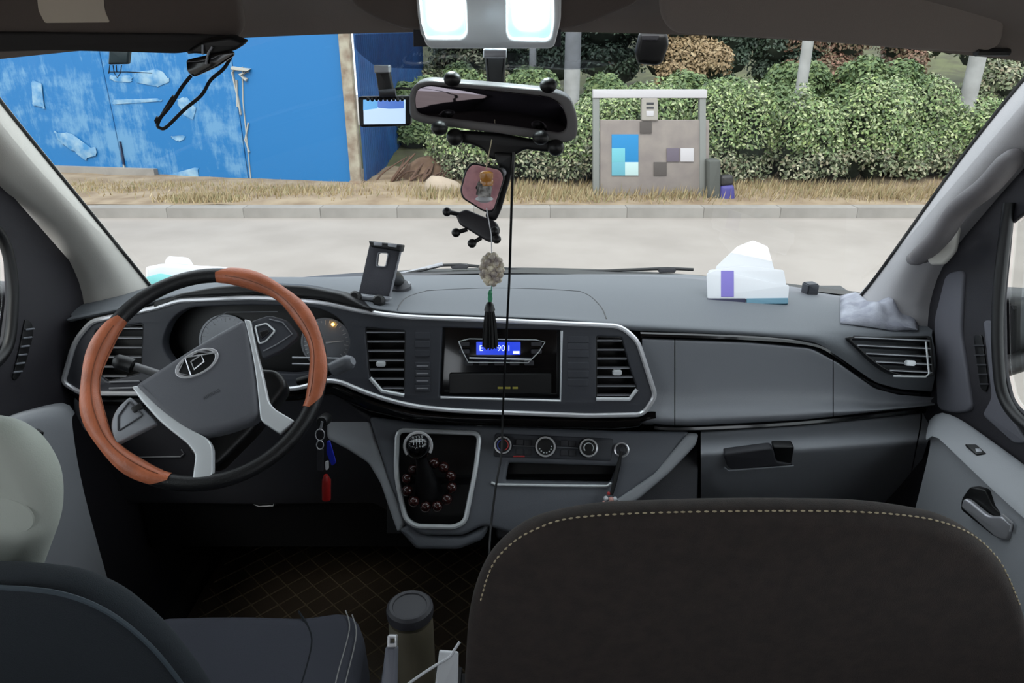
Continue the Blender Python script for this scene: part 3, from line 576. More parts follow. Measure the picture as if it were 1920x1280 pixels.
# ---------------------------------------------------------------- door trims
def door(n, side):
    pl = PR if side > 0 else PLF; X = pl.o.x; d = sempty('door_%d' % n, (X, 1.1, .7), 'grey passenger side door trim' if side > 0 else 'grey driver side door trim')
    if side > 0:
        top = [(1742, 790), (1762, 776), (1800, 790), (1860, 832), (1925, 880), (2100, 1010), (2400, 1250)]
        crest = [(1736, 822), (1752, 815), (1780, 838), (1835, 890), (1895, 945), (2040, 1075), (2250, 1290)]
        low = [(1722, 930), (1740, 940), (1780, 985), (1830, 1050), (1890, 1120), (2000, 1250), (2200, 1450)]
        mk_ = lambda a, inset: [V((X - inset, 0, 0)) * 0 + atX(x, y, X - inset) for x, y in a]
        MB().grid(loft([mk_(top, .002), mk_(top, .02), mk_(crest, .066), [p + V((.012, 0, -.014)) for p in mk_(crest, .066)], mk_(low, .055), [p + V((0, 0, -.3)) for p in mk_(low, .03)]], 30, 5)).out('door_panel', LIGHTG, d, ang=50)
        DB = BVHTree.FromPolygons([v.co for v in bpy.data.objects['door_panel.001' if 'door_panel.001' in bpy.data.objects else 'door_panel'].data.vertices], [tuple(p.vertices) for p in bpy.data.objects['door_panel.001' if 'door_panel.001' in bpy.data.objects else 'door_panel'].data.polygons])
        DP = Pl(onto(DB, 1850, 965, -.004), V((-.96, -.28, .05)).normalized())
        h = plate('handle_cup', DP, rnd([(1818, 912), (1848, 918), (1862, 948), (1900, 982), (1892, 1016), (1870, 1012), (1800, 955), (1802, 935)], 6), .02, BLACK, d, .012, .003)
        plate('door_handle', DP, rnd([(1806, 934, 5), (1816, 938, 5), (1852, 968, 10), (1878, 968, 5), (1898, 985, 4), (1890, 1014, 6), (1868, 1010, 10), (1800, 950, 6)], 5), .012, mat('handle_silver', (170, 170, 176), .25, .35), d, .026, .004)
        MB().tube([DP.hit(x, y, .028) for x, y in [(1880, 964), (1898, 980), (1894, 996)]], .0018, 6).out('handle_edge', CHROME, d)
        TP = Pl(onto(DB, 1832, 842), V((-.55, -.1, .82)).normalized())
        s = plate('window_switch', TP, rnd([(1808, 832), (1830, 832), (1850, 850), (1830, 852)], 3), .012, BLACK, d, .004, .002)
        plate('switch_mark', TP, rnd([(1828, 840), (1838, 840), (1842, 847), (1830, 847)], 1), .004, SLAT, s, .0055, .0008)
        sl_ = [(1824, 628, 8), (1840, 626, 8), (1852, 720, 8), (1848, 736, 6), (1838, 728, 6)]
        v = plate('side_vent', pl, rnd(sl_, 6), .006, BLACK, d, .003, .001)
        for k in range(5): MB().tube([pl.hit(1825 + k * 3, 648 + k * 18, .005), pl.hit(1846 + k * 2, 648 + k * 18, .005)], .0016, 5).out('slat', DARK, v)
        seal = [(1892, 380), (1872, 560), (1873, 690), (1888, 756), (1935, 806), (2020, 850)]
        MB().tube(cr([pl.hit(x, y, .006) for x, y in seal], 8), .010, 10).out('window_seal', BLACK, d)
        plate('door_pillar_cover', pl, rnd([(1750, 600), (1772, 512), (1806, 505), (1800, 620), (1822, 770), (1790, 775), (1756, 768)], 14), .012, mat('door_grey', (98, 98, 106), .6, bump=.2, bscale=900), d, .006, .005)
        plate('door_pillar_cover', pl, rnd([(1842, 600), (1858, 600), (1880, 760), (1926, 830), (1900, 832), (1840, 778), (1858, 745)], 10), .012, bpy.data.materials['door_grey'], d, .003, .004)
    else:
        top = [(-500, 1150), (-150, 880), (0, 790), (60, 768), (120, 757), (140, 775)]
        crest = [(-500, 1190), (-150, 910), (0, 815), (60, 792), (110, 785), (136, 800)]
        low = [(-500, 1450), (-150, 1150), (20, 1010), (80, 960), (130, 930), (158, 925)]
        mk_ = lambda a, inset: [atX(x, y, X + inset) for x, y in a]
        MB().grid(loft([mk_(top, .002), mk_(top, .02), mk_(crest, .06), mk_(low, .055), [p + V((0, 0, -.3)) for p in mk_(low, .03)]], 30, 5)).out('door_panel', LIGHTG, d, ang=50)
        TP = Pl(atX(68, 808, X + .06), V((.45, -.1, .88)).normalized())
        plate('window_switch', TP, rnd([(52, 804), (72, 802), (84, 810), (64, 812)], 3), .01, BLACK, d, .006, .002)
        v = plate('side_vent', pl, rnd([(48, 598, 4), (60, 604, 6), (64, 625, 10), (46, 690, 10), (32, 712, 6), (24, 710, 5), (36, 660, 10)], 6), .006, BLACK, d, .003, .001)
        for k in range(6): MB().tube([pl.hit(48 - k * 4.5, 618 + k * 16, .005), pl.hit(64 - k * 4.5, 616 + k * 16, .005)], .0018, 5).out('slat', LOWER, v)
        seal = [(-60, 380), (0, 440), (20, 500), (24, 570), (12, 655), (-40, 705)]
        MB().tube(cr([pl.hit(x, y, .006) for x, y in seal], 8), .010, 10).out('window_seal', BLACK, d)
        plate('door_pillar_cover', pl, rnd([(22, 430), (60, 420), (78, 560), (84, 620), (60, 745), (0, 760), (30, 600)], 14), .02, mat('door_grey2', (112, 114, 122), .6, bump=.2, bscale=900), d, -.012, .006)
door(1, -1); door(2, 1)
# grab handle on the right pillar
t = thing('grab_handle', 'grey grab handle on the passenger side windscreen pillar', 'handle', atX(1800, 400, XR - .05))
hp = [atX(1900, 300, XR - .035), atX(1888, 308, XR - .06), atX(1850, 350, XR - .075), atX(1800, 390, XR - .08), atX(1765, 440, XR - .08), atX(1728, 478, XR - .075), atX(1716, 484, XR - .05)]
MB().tube(cr(hp, 6), [.017] * 6 + [.018] * 25 + [.015] * 6, 14, flat=1.2).out('grip', mat('grab_grey', (112, 108, 110), .55, bump=.2, bscale=700), t)
plate('end_cap', Pl(atX(1765, 465, XR - .062), (-.75, -.6, .2)), rnd([(1780, 422), (1798, 424), (1790, 470), (1768, 496), (1742, 496), (1736, 484), (1760, 460)], 8), .02, PILLAR, t, 0, .006)
# door mirror outside right
t = thing('door_mirror', 'black door mirror outside the passenger window', 'mirror', (1.12, 1.22, .93))
plate('housing', Pl((1.12, 1.22, .96), (-.3, -1, 0)), rnd([(1884, 566), (1905, 560), (2120, 570), (2120, 690), (1905, 700), (1884, 690)], 12), .10, BLACK, t, 0, .02)
MB().tube([(1.05, 1.24, .88), (.95, 1.24, .84)], .02, 10).out('arm', BLACK, t)
t = thing('door_mirror', 'black door mirror outside the driver window', 'mirror', (-1.15, 1.2, .95))
plate('housing', Pl((-1.15, 1.2, .98), (.3, -1, 0)), rnd([(6, 560), (-15, 550), (-240, 540), (-240, 700), (-15, 700), (6, 690)], 12), .10, BLACK, t, 0, .02)
MB().tube([(-1.1, 1.22, .9), (-.97, 1.22, .86)], .02, 10).out('arm', BLACK, t)

# ---------------------------------------------------------------- overhead: visors, lamp, mirror
VL = Pl(atY(220, 60, 1.08), (0, -.82, -.57))
t = thing('sun_visor', 'dark sun visor with a grey label on the driver side', 'visor', VL.o)
plate('visor_board', VL, rnd([(-300, -90), (430, -60), (452, 20), (458, 66, 20), (420, 92, 20), (330, 104), (200, 100), (100, 98), (0, 103), (-300, 110)], 14), .022, VISOR, t, 0, .009, 4)
plate('label', VL, rnd([(66, -40), (192, -40), (196, 20, 10), (206, 42, 4), (84, 43, 4), (72, 20, 6)], 3), .001, mat('visor_label', (196, 184, 168), .8), t, .0008, .0002)
plate('visor_pocket', VL, rnd([(-300, 60), (330, 66), (450, 70), (440, 90), (330, 101), (100, 95), (-300, 106)], 8), .006, mat('visor_pocket', (40, 37, 37), .9), t, .006, .002)
VR = Pl(atY(1500, 50, 1.13), (0, -.8, -.6))
t = thing('sun_visor', 'brown grey sun visor folded up on the passenger side', 'visor', VR.o)
plate('visor_board', VR, rnd([(1230, -70), (1240, 40, 20), (1262, 66, 20), (1500, 79), (1700, 96), (1840, 103, 20), (1880, 88, 20), (1900, -60)], 14), .022, mat('visor_vinyl2', (132, 122, 116), .85, bump=.3, bscale=900), t, 0, .009, 4)
MB().tube([VR.hit(1830, 98, .0), VR.hit(1890, 98, -.01)], .006, 8).out('visor_pivot', BLACK, t)
LP = Pl(atY(915, 40, 1.13), (0, -.78, -.62))
t = thing('overhead_lamp', 'twin cyan white roof lamp glowing above the mirror', 'lamp', LP.o)
plate('console', LP, rnd([(640, -120), (1230, -120), (1200, 10), (1100, 52), (1060, 62), (760, 62), (700, 40), (655, 10)], 20), .04, VISOR, t, -.012, .012, 4)
lens = [rnd([(786, -60), (866, -60), (872, 20), (874, 62), (866, 72), (800, 72), (793, 60)], 8), rnd([(952, -60), (1034, -60), (1036, 40), (1032, 70), (1024, 76), (958, 74), (952, 62)], 8)]
plate('housing', LP, [rnd([(772, -90), (1054, -90), (1052, 40), (1040, 88), (1030, 93), (810, 93), (798, 86), (784, 40)], 10)] + lens, .03, SILVER, t, 0, .004)
for l in lens: plate('lamp_lens', LP, l, .008, LAMPW, t, -.006, .002)
for x0, x1 in ((806, 858), (966, 1020)): plate('led_panel', LP, rnd([(x0 - 8, -54), (x1 + 5, -54), (x1 + 6, 54), (x0, 56)], 22), .002, LEDW, t, -.0045, .0005)
plate('lamp_backing', LP, rect(775, -80, 1052, 88), .004, DARK, t, -.026, .001)
# mirror
t = thing('rear_view_mirror', 'wide grey framed rear view mirror hanging under the roof lamp', 'mirror', atY(925, 205, 1.08))
MP = Pl(atY(925, 208, 1.08), (-.05, -1, -.13))
mo = rnd([(776, 158, 16), (800, 150, 16), (930, 160, 40), (1035, 170, 20), (1068, 182, 24), (1084, 222, 30), (1082, 258, 14), (1064, 268, 14), (930, 250, 40), (795, 232, 16), (768, 222, 12), (766, 180, 16)], 14)
mi = rnd([(782, 167, 14), (804, 160, 14), (930, 171, 40), (1030, 182, 18), (1054, 196, 20), (1064, 225, 26), (1062, 243, 10), (1050, 250, 12), (930, 233, 40), (800, 218, 14), (780, 211, 10), (777, 186, 12)], 12)
plate('housing', MP, [mo, mi], .034, mat('mirror_grey', (112, 110, 111), .45), t, 0, .004)
plate('housing_back', MP, mo, .006, BLACK, t, -.022, .002)
plate('mirror_glass', MP, mi, .003, mat('mirror_glass', (120, 112, 118), .03, 1), t, -.004, .0005)
plate('stem', Pl(atY(928, 130, 1.12), (0, -1, 0)), rnd([(908, 95), (950, 95), (944, 165), (914, 165)], 3), .02, BLACK, t, 0, .004)
plate('stem_clip', Pl(atY(928, 100, 1.105), (0, -1, -.2)), rnd([(906, 92), (950, 92), (950, 110), (906, 110)], 3), .01, SLAT, t, .004, .003)
# phone mount clamped on the mirror
t = thing('phone_mount', 'black phone cradle clamped to the rear view mirror', 'phone holder', atY(925, 270, 1.07)); YM = 1.062
for x, y in ((848, 148), (1028, 160), (824, 240), (1014, 258)):
    a = MB().ball(atY(x, y, YM - .005), .0125, 16, (1, 1, .85)).out('clamp_knob', BLACK, t)
    MB().tube([atY(x, y, YM), atY(x + (928 - x) * .06, y + 4, YM + .04)], .006, 8).out('clamp_pin', BLACK, t)
MPB = Pl(atY(940, 262, 1.09), (-.06, -1, .0))
plate('clamp_bar', MPB, rnd([(840, 244), (930, 250), (1010, 264), (1055, 266), (1052, 288), (1010, 284), (985, 280), (950, 300), (920, 300), (905, 280), (880, 270), (842, 266)], 8), .018, BLACK, t, 0, .005)
MB().ball(atY(853, 257, 1.085), .013, 12).out('clamp_end', BLACK, t); MB().ball(atY(1042, 276, 1.085), .013, 12).out('clamp_end', BLACK, t)
plate('arm', Pl(atY(940, 340, 1.085), (-.2, -1, 0)), rnd([(924, 285), (962, 288), (960, 320), (938, 395), (928, 416), (908, 408), (926, 350), (934, 315)], 6), .012, BLACK, t, 0, .004)
MB().lathe(atY(941, 323, 1.073), (0, -1, 0), [(0, .007), (.004, .007), (.005, .004)], 14).out('pivot_screw', SLAT, t)
CL = Pl(atY(893, 420, 1.075), (-.2, -.9, .35))
cb = plate('cradle', CL, rnd([(852, 400, 6), (872, 391, 6), (903, 404, 10), (928, 414, 6), (936, 430, 6), (926, 452, 5), (912, 452, 6), (880, 432, 10), (860, 420, 6)], 6), .016, mat('cradle_grey', (48, 46, 50), .5), t, .004, .005)
for x, y, x2, y2 in ((838, 397, 862, 402), (855, 436, 876, 430), (885, 456, 902, 446), (931, 448, 918, 440), (927, 433, 915, 425)):
    MB().tube([CL.hit(x, y, .006), CL.hit(x2, y2, 0)], .0035, 8).out('claw', BLACK, t); MB().ball(CL.hit(x, y, .006), .0072, 12).out('claw_knob', BLACK, t)
# pink tag
t = thing('pink_tag', 'pink rounded square tag with black rim hanging below the mirror', 'tag', atY(907, 350, 1.06))
TG = Pl(atY(905, 350, 1.06), (-.1, -1, .1))
pk = rnd([(884, 304, 14), (940, 316, 14), (947, 332, 10), (926, 398, 14), (908, 398, 10), (866, 372, 12), (862, 356, 10), (872, 318, 10)], 12)
c_ = V((906, 351)); pk2 = [tuple(c_ + (V(p) - c_) * .92) for p in pk]
plate('rim', TG, pk, .006, BLACK, t, 0, .002); plate('face', TG, pk2, .003, mat('pink_face', (236, 178, 184), .6, c2=(206, 150, 158), vscale=60), t, .002, .0008)
# pendant
t = thing('pendant', 'hanging car pendant with amber bead, carved stone and long black tassel', 'pendant', atY(920, 500, 1.04)); YP = 1.04
MB().tube([atY(x, y, YP) for x, y in [(922, 262), (914, 300), (911, 318)]], .0009, 5).out('cord', mat('cream_cord', (200, 190, 160), .8), t)
MB().tube([atY(912, 390, YP), atY(921, 440, YP), atY(922, 475, YP)], .0009, 5).out('cord', WHITE, t)
AMBR = mat('amber_bead', (190, 130, 60), .25, coat=.4)
MB().lathe(atY(912, 335, YP), (0, 0, 1), [(-.011, .006), (-.009, .010), (-.003, .0105), (-.001, .0095), (.003, .0105), (.009, .010), (.011, .005)], 14).out('amber_bead', AMBR, t)
MB().box(atY(908, 355, YP), (.022, .016, .024), Matrix.Rotation(.15, 3, 'Y'), .003).out('crystal_bead', mat('crystal', (206, 204, 200), .1, c2=(90, 86, 84), vscale=120), t)
MB().box(atY(899, 347, YP), (.007, .007, .014), Matrix.Rotation(.5, 3, 'Y'), .001).out('dark_bead', BLACK, t)
MB().lathe(atY(908, 373, YP), (0, 0, 1), [(-.004, .008), (0, .014), (.004, .009)], 14).out('white_bead', WHITE, t)
cc = atY(922, 505, YP); bb = MB()
STONE = mat('carved_stone', (236, 226, 202), .45, c2=(150, 138, 136), vscale=90, bump=1, bscale=150)
for k in range(40):
    th = math.acos(1 - 2 * (k + .5) / 40); ph = k * 2.39996
    bb.ball(cc + V((math.sin(th) * math.cos(ph) * .0155, math.sin(th) * math.sin(ph) * .011, math.cos(th) * .023)), .0055, 8)
bb.ball(cc, .02, 12, (.8, .55, 1.2)); bb.out('carved_stone', STONE, t)
MB().lathe(atY(919, 556, YP), (0, 0, 1), [(-.008, .003), (-.003, .004), (.002, .003), (.006, .004), (.012, .001)], 10).out('green_bead', mat('green_bead', (70, 150, 110), .35), t)
MB().tube([atY(922, 535, YP), atY(919, 575, YP)], .001, 5).out('cord', mat('teal_cord', (90, 160, 140), .7), t)
MB().lathe(atY(918, 570, YP), (0, 0, 1), [(-.010, .009), (-.006, .008), (0, .006), (.004, .003)], 12).out('tassel_cap', BLACK, t)
tz = MB()
for k in range(46):
    a = k * 2.4; r = .0095 * math.sqrt(k / 46); p = atY(918, 576, YP)
    tz.tube([p + V((r * math.cos(a) * .6, r * math.sin(a) * .6, 0)), p + V((r * math.cos(a) * 1.1, r * math.sin(a) * 1.1, -.03)), p + V((r * math.cos(a) * 1.35, r * math.sin(a) * 1.35, -.066 - .004 * random.random()))], .0013, 4)
o = tz.out('tassel', mat('tassel_thread', (10, 10, 12), .8), t); o['kind'] = 'stuff'
# dashcam
t = thing('dashcam', 'black dash camera with lit screen on the windscreen left of the mirror', 'dashcam', atY(720, 208, 1.12))
DP = Pl(atY(720, 208, 1.12), (.0, -1, .0))
b = plate('camera_body', DP, rnd([(670, 181, 7), (772, 180, 7), (770, 236, 7), (674, 239, 7)], 6), .018, BLACK, t, 0, .003)
SCR = mat('cam_screen', (196, 222, 250), .3, emit=.42)
plate('screen', DP, [(681, 187), (760, 187), (760, 232), (682, 233)], .002, SCR, b, .001, .0002)
plate('screen_sky', DP, [(681, 187), (708, 188), (708, 203), (681, 207)], .0008, mat('cam_blue', (110, 180, 236), .3, emit=.4), b, .0016, .0001)
plate('screen_scene', DP, rnd([(708, 188), (758, 189), (758, 203), (730, 204), (708, 202)], 3), .0008, mat('cam_violet', (90, 130, 214), .3, emit=.35), b, .0016, .0001)
scb = MB()
for k in range(9): scb.ball(DP.hit(690 + k * 8, 186 + (k % 2), .001), .003, 8)
scb.out('screen_top', BLACK, b)
MP2 = Pl(atY(720, 150, 1.135), (0, -1, 0))
plate('mount_arm', MP2, rnd([(702, 126), (728, 124), (738, 172), (710, 176)], 4), .014, BLACK, t, 0, .003)
plate('mount_pad', MP2, rnd([(700, 122), (730, 122), (730, 137), (702, 138)], 3), .02, SLAT, t, .002, .002)
MB().tube([atY(712, 176, 1.12), atY(742, 174, 1.12)], .006, 10).out('mount_ring', DARK, t)
MB().tube([atY(738, 168, 1.13), atY(752, 165, 1.13), atY(772, 167, 1.12)], .002, 6).out('cable', BLACK, t)
# sensor box on windscreen
t = thing('toll_transponder', 'black box stuck at the top of the windscreen right of the mirror', 'transponder', onto(WB, 1222, 95, .02))
SP = Pl(onto(WB, 1222, 92, .03), (-.1, -1, -.1))
plate('case', SP, rnd([(1200, 62, 6), (1252, 62, 8), (1255, 84, 6), (1243, 118, 8), (1232, 124, 6), (1196, 120, 6), (1191, 100, 6)], 6), .03, BLACK, t, .01, .008, 3)
plate('face_plate', SP, rnd([(1204, 66), (1236, 66), (1234, 76), (1204, 76)], 2), .003, DARK, t, .0115, .001)
t = thing('windscreen_tag', 'small dark green tag with loose wires at the top left of the windscreen', 'tag', onto(WB, 222, 115, .01))
SP = Pl(onto(WB, 222, 112, .015), (.1, -1, 0))
plate('case', SP, rnd([(204, 92), (243, 92), (240, 120), (202, 121)], 3), .012, mat('dark_green', (26, 44, 50), .5), t, .0, .003)
for pts in ([(212, 122), (214, 136), (220, 146), (226, 136), (228, 122)], [(206, 122), (204, 138)], [(218, 122), (219, 134)], [(203, 135), (240, 135), (285, 137)]): MB().tube([SP.hit(x, y) for x, y in pts], .0008, 5).out('wire', BLACK, t)
# eyeglasses hanging from the visor
t = thing('eyeglasses', 'black framed eyeglasses hanging from the driver sun visor', 'glasses', atY(370, 150, 1.06))
EG = Pl(atY(370, 140, 1.06), (-.1, -1, 0))
plate('lens', EG, rnd([(348, 112), (400, 100), (436, 95), (438, 104), (408, 124), (362, 145), (350, 134)], 6), .006, GLOSS, t, 0, .002)
MB().tube(cr([EG.hit(x, y, .003) for x, y in [(358, 142), (340, 165), (318, 200), (293, 228), (296, 220)]], 6), .0026, 8).out('temple', BLACK, t)
MB().tube(cr([EG.hit(x, y, -.03) for x, y in [(434, 104), (420, 128), (395, 150), (378, 178), (345, 206), (312, 238), (300, 240), (296, 232), (310, 205), (326, 180)]], 6), .0026, 8).out('temple', BLACK, t)
for pts in ([(398, 88), (390, 100), (386, 120)], [(380, 84), (380, 102)]): MB().tube([EG.hit(x, y, .004) for x, y in pts], .0016, 6).out('clip_wire', SLAT, t)
plate('visor_clip', Pl(atY(400, 80, 1.055), (0, -1, -.3)), rnd([(345, 100), (380, 78), (430, 70), (462, 82), (440, 96), (400, 104)], 8), .02, BLACK, t, 0, .004)
# ---------------------------------------------------------------- items on the dash
t = thing('dash_phone_holder', 'black phone holder with slotted back plate standing on the dash', 'phone holder', onto(PB, 735, 556))
HP = Pl(atY(710, 510, 1.43), (-.12, -.95, .28))
plate('back_plate', HP, [rnd([(693, 456, 4), (753, 462, 4), (730, 556, 4), (672, 550, 4)], 4), rnd([(709, 474), (727, 475), (722, 499), (706, 498)], 4)], .012, mat('holder_grey', (62, 62, 70), .5, bump=.6, bscale=600), t, 0, .002)
MB().tube([HP.hit(x, y, .002) for x, y in rnd([(709, 473), (728, 474), (723, 500), (705, 499)], 4)], .0012, 6, closed=True).out('slot_edge', SLAT, t)
MB().tube([HP.hit(752, 468, .001), HP.hit(731, 556, .001)], .0022, 6).out('side_rail', SLAT, t)
plate('top_jaw', HP, rnd([(690, 451), (753, 458), (750, 472), (694, 463)], 3), .03, BLACK, t, .018, .004)
for q in ([(700, 454), (716, 455), (716, 461), (701, 460)], [(727, 456), (744, 458), (743, 464), (727, 462)]): plate('jaw_insert', HP, rnd(q, 1), .004, SLAT, t, .0195, .0008)
plate('lower_jaw', HP, rnd([(664, 552), (732, 558), (728, 566), (666, 562)], 3), .02, SLAT, t, .012, .003)
for x, y in ((670, 558), (714, 565)): MB().lathe(HP.hit(x, y, .006), HP.n + V((0, 0, .2)), [(0, .008), (.006, .0125), (.018, .0125), (.022, .008)], 16).out('foot_pad', BLACK, t)
MB().tube(cr([HP.hit(730, 515, -.02), atY(742, 520, 1.50), onto(PB, 748, 538, .01)], 6), .015, 12).out('neck', BLACK, t)
MB().lathe(onto(PB, 746, 541, 0), (0, -.05, 1), [(0, .032), (.008, .031), (.016, .022), (.024, .014)], 24).out('suction_base', DARK, t)
MB().box(onto(PB, 758, 541, .012), (.028, .02, .006), None, .002).out('lock_tab', SLAT, t)
# left tissue pack
PL_ = Pl(atY(330, 520, 1.60), (.1, -.9, .3))
CY = mat('cyan_print', (150, 226, 226), .6)
t = thing('tissue_pack', 'white and cyan tissue pack on the dash behind the steering wheel', 'tissue pack', atY(330, 535, 1.60))
plate('pack', PL_, rnd([(270, 500, 6), (300, 494, 6), (420, 500, 8), (425, 540, 6), (272, 545, 6)], 6), .06, WHITE, t, 0, .01)
plate('print', PL_, rnd([(272, 520), (300, 512), (330, 518), (350, 530), (330, 542), (274, 544)], 5), .001, CY, t, .0008, .0003)
plate('tissue', PL_, rnd([(305, 498, 8), (312, 480, 6), (350, 482, 8), (362, 500, 8)], 6), .02, WHITE, t, -.02, .006)
# right papers
PP = Pl(onto(PB, 1400, 560, .0) + V((0, 0, .0)), (-.05, -.75, .66))
t = thing('paper_stack', 'stack of white papers with a violet stripe propped on the right of the dash', 'papers', onto(PB, 1400, 560))
for k, (o, d) in enumerate((([(1328, 506), (1400, 498), (1470, 506), (1478, 558), (1330, 556)], .0), ([(1342, 500), (1382, 462), (1412, 450), (1440, 462), (1452, 505), (1450, 550), (1344, 550)], -.012), ([(1325, 512), (1345, 505), (1450, 530), (1480, 534), (1478, 562), (1327, 560)], .006))):
    plate('sheet', PP, rnd(o, 4), .004, WHITE, t, d + .01, .001)
plate('violet_stripe', PP, rnd([(1352, 507), (1376, 507), (1376, 556), (1352, 556)], 1), .001, mat('violet', (130, 118, 200), .6), t, .017, .0003)
plate('paper_shadow', PP, rnd([(1326, 559), (1398, 559), (1398, 570), (1326, 569)], 1), .006, mat('navy', (16, 18, 60), .5), t, .022, .001)  # navy strip put in for the dark shadow below the papers
plate('teal_edge', PP, rnd([(1400, 559), (1478, 558), (1478, 569), (1400, 570)], 1), .006, mat('teal_edge', (96, 140, 160), .5), t, .022, .001)
o = MB().box(onto(PB, 1517, 550, .012), (.03, .03, .03), Matrix.Rotation(.2, 3, 'Z'), .003).out('small_box', mat('box_grey', (58, 60, 66), .6)); tag(o, 'small dark grey box on the dash right of the white papers', 'box')
# crumpled pale cloth in the right corner of the dash
g = []
for j in range(15):
    row = []
    for i in range(19):
        u = i / 18; v = j / 14; x = 1575 + 145 * u; y = 545 + 30 * u + v * (62 - 8 * u)
        hgt = .028 * math.sin(PI * u) ** .6 * math.sin(PI * v) ** .6 + .012 * math.sin(9 * u + 5 * v) * math.sin(PI * u) * math.sin(PI * v) + .006 * math.sin(23 * u - 11 * v) * math.sin(PI * u) * math.sin(PI * v)
        p = onto(PB, min(x, 1738), min(max(y, pY([a[:2] for a in A], x) + 6), 622), .0)
        row.append(p + V((0, -.15, 1)).normalized() * (hgt + .004))
    g.append(row)
o = MB().grid(g).out('crumpled_cloth', mat('pale_cloth', (178, 180, 190), .85, bump=.4, bscale=300, c2=(140, 142, 154), vscale=25)); tag(o, 'crumpled pale grey cloth in the right corner of the dash', 'cloth')
sm = o.modifiers.new('s', 'SOLIDIFY'); sm.thickness = .004; sm.offset = 1
# cable
o = MB().tube(cr([atY(*p) for p in [(963, 285, 1.08), (961, 330, 1.08), (958, 420, 1.10), (955, 520, 1.14), (951, 600, 1.19), (946, 700, 1.22), (942, 790, 1.22), (940, 850, 1.18), (930, 910, 1.13), (921, 980, 1.08), (917, 1040, 1.02), (918, 1080, 1.0)]], 8), .0022, 7).out('charging_cable', BLACK)
tag(o, 'thin black cable hanging from the mirror mount past the radio', 'cable')
# ---------------------------------------------------------------- wipers outside
for nm, lab, arm, bl in (('wiper', 'wiper blade outside the windscreen left of the hanging pendant', [(740, 516, 1.90), (780, 508, 1.90), (830, 495, 1.92)], [(745, 517, 1.88), (830, 497, 1.92), (862, 496, 1.93), (1000, 508, 1.95)]),
                         ('wiper', 'wiper blade outside the windscreen behind the right part of the dash', [(1100, 512, 1.92), (1200, 513, 1.94), (1260, 517, 1.94)], [(1080, 510, 1.92), (1170, 506, 1.92), (1250, 503, 1.92), (1300, 505, 1.92)])):
    t = thing(nm, lab, 'wiper', atY(*arm[0]), 'windscreen wipers')
    MB().tube([atY(*p) for p in arm], .006, 8).out('arm', SLAT, t); MB().tube([atY(*p) for p in bl], .0045, 8).out('blade', BLACK, t)
    c = bl[2]; MB().box(atY(c[0], c[1] + 3, c[2]), (.05, .02, .012), None, .003).out('blade_clip', DARK, t)
o = MB().grid([[V((x, 1.82 - .25 * (x / .95) ** 2, .865)) for x in np.linspace(-.95, .92, 20)], [V((x, 2.0 - .25 * (x / .95) ** 2, .83)) for x in np.linspace(-.95, .92, 20)], [V((x, 2.03 - .25 * (x / .95) ** 2, .4)) for x in np.linspace(-.95, .92, 20)]]).out('cowl', BLACK); struct(o)

# ---------------------------------------------------------------- seats
def stitches(name, pts, parent, L=.0045, gap=.0028, r=.0012):
    P = cr(pts, 12); b = MB(); acc = 0
    for a, c in zip(P, P[1:]):
        acc += (c - a).length
        if acc > L + gap: acc = 0; d = (c - a).normalized(); b.tube([a - d * L / 2, a, a + d * L / 2], [r * .5, r, r * .5], 6)
    o = b.out(name, THREAD, parent); o['kind'] = 'stuff'; return o
SPL = Pl(atY(1400, 1150, .62), (0, -.97, -.16))
t = thing('passenger_seat', 'dark brown passenger seat back with pale stitched top seam', 'seat', (.22, .75, .4))
so = rnd([(860, 1600, 10), (872, 1250, 60), (880, 1150, 60), (912, 1065, 60), (985, 1003, 60), (1110, 974, 80), (1400, 965, 100), (1650, 969, 80), (1800, 995, 60), (1880, 1052, 60), (1928, 1140, 60), (1950, 1280, 60), (1965, 1600, 10)], 40, 8)
so2 = rnd([(880, 1600, 10), (905, 1250, 60), (960, 1120, 60), (1110, 1085, 80), (1650, 1085, 80), (1800, 1110, 60), (1900, 1250, 60), (1940, 1600, 10)], 40, 8)
sb_ = plate('backrest', SPL, so, .036, SEATC, t, 0, .017, 6, ang=60)
plate('front_cushion', SPL, so2, .07, SEATC, t, -.03, .03, 5, ang=60)
si = [(900, 1130), (930, 1050), (1000, 994), (1112, 967), (1400, 958), (1650, 962), (1790, 987), (1868, 1045), (1912, 1135)]
SB = BVHTree.FromPolygons([v.co for v in sb_.data.vertices], [tuple(p.vertices) for p in sb_.data.polygons])
stitches('stitching', [onto(SB, p.x, p.y, .0006) for p in cr([V((x, y)) for x, y in si], 12)], t)
plate('cushion', Pl((.22, .8, .47), (0, -.1, 1)), [(-.26, -.16), (.26, -.16), (.26, .24), (-.26, .24)], .14, SEATC, t, 0, .04, 4, raw=True)
SDL = Pl(atY(150, 1150, .56), (0, -.97, -.2))
t = thing('driver_seat', 'dark driver seat with pale grey headrest behind the steering wheel', 'seat', (-.5, .8, .4))
plate('backrest', SDL, rnd([(-300, 1700, 10), (-300, 1300, 60), (-260, 1130, 60), (-160, 1098, 60), (0, 1098, 40), (120, 1110, 40), (212, 1148, 40), (296, 1216, 40), (368, 1305, 40), (440, 1420, 40), (500, 1700, 10)], 30, 6), .04, SEATD, t, 0, .018, 5, ang=60)
MB().tube(cr([SDL.hit(x, y, .0) for x, y in [(-120, 1100), (0, 1101), (116, 1113), (208, 1151), (290, 1219), (360, 1308)]], 8), .0026, 6).out('piping', mat('piping', (58, 68, 76), .7), t)
HD = Pl(atY(0, 930, .62), (0, -.98, -.1))
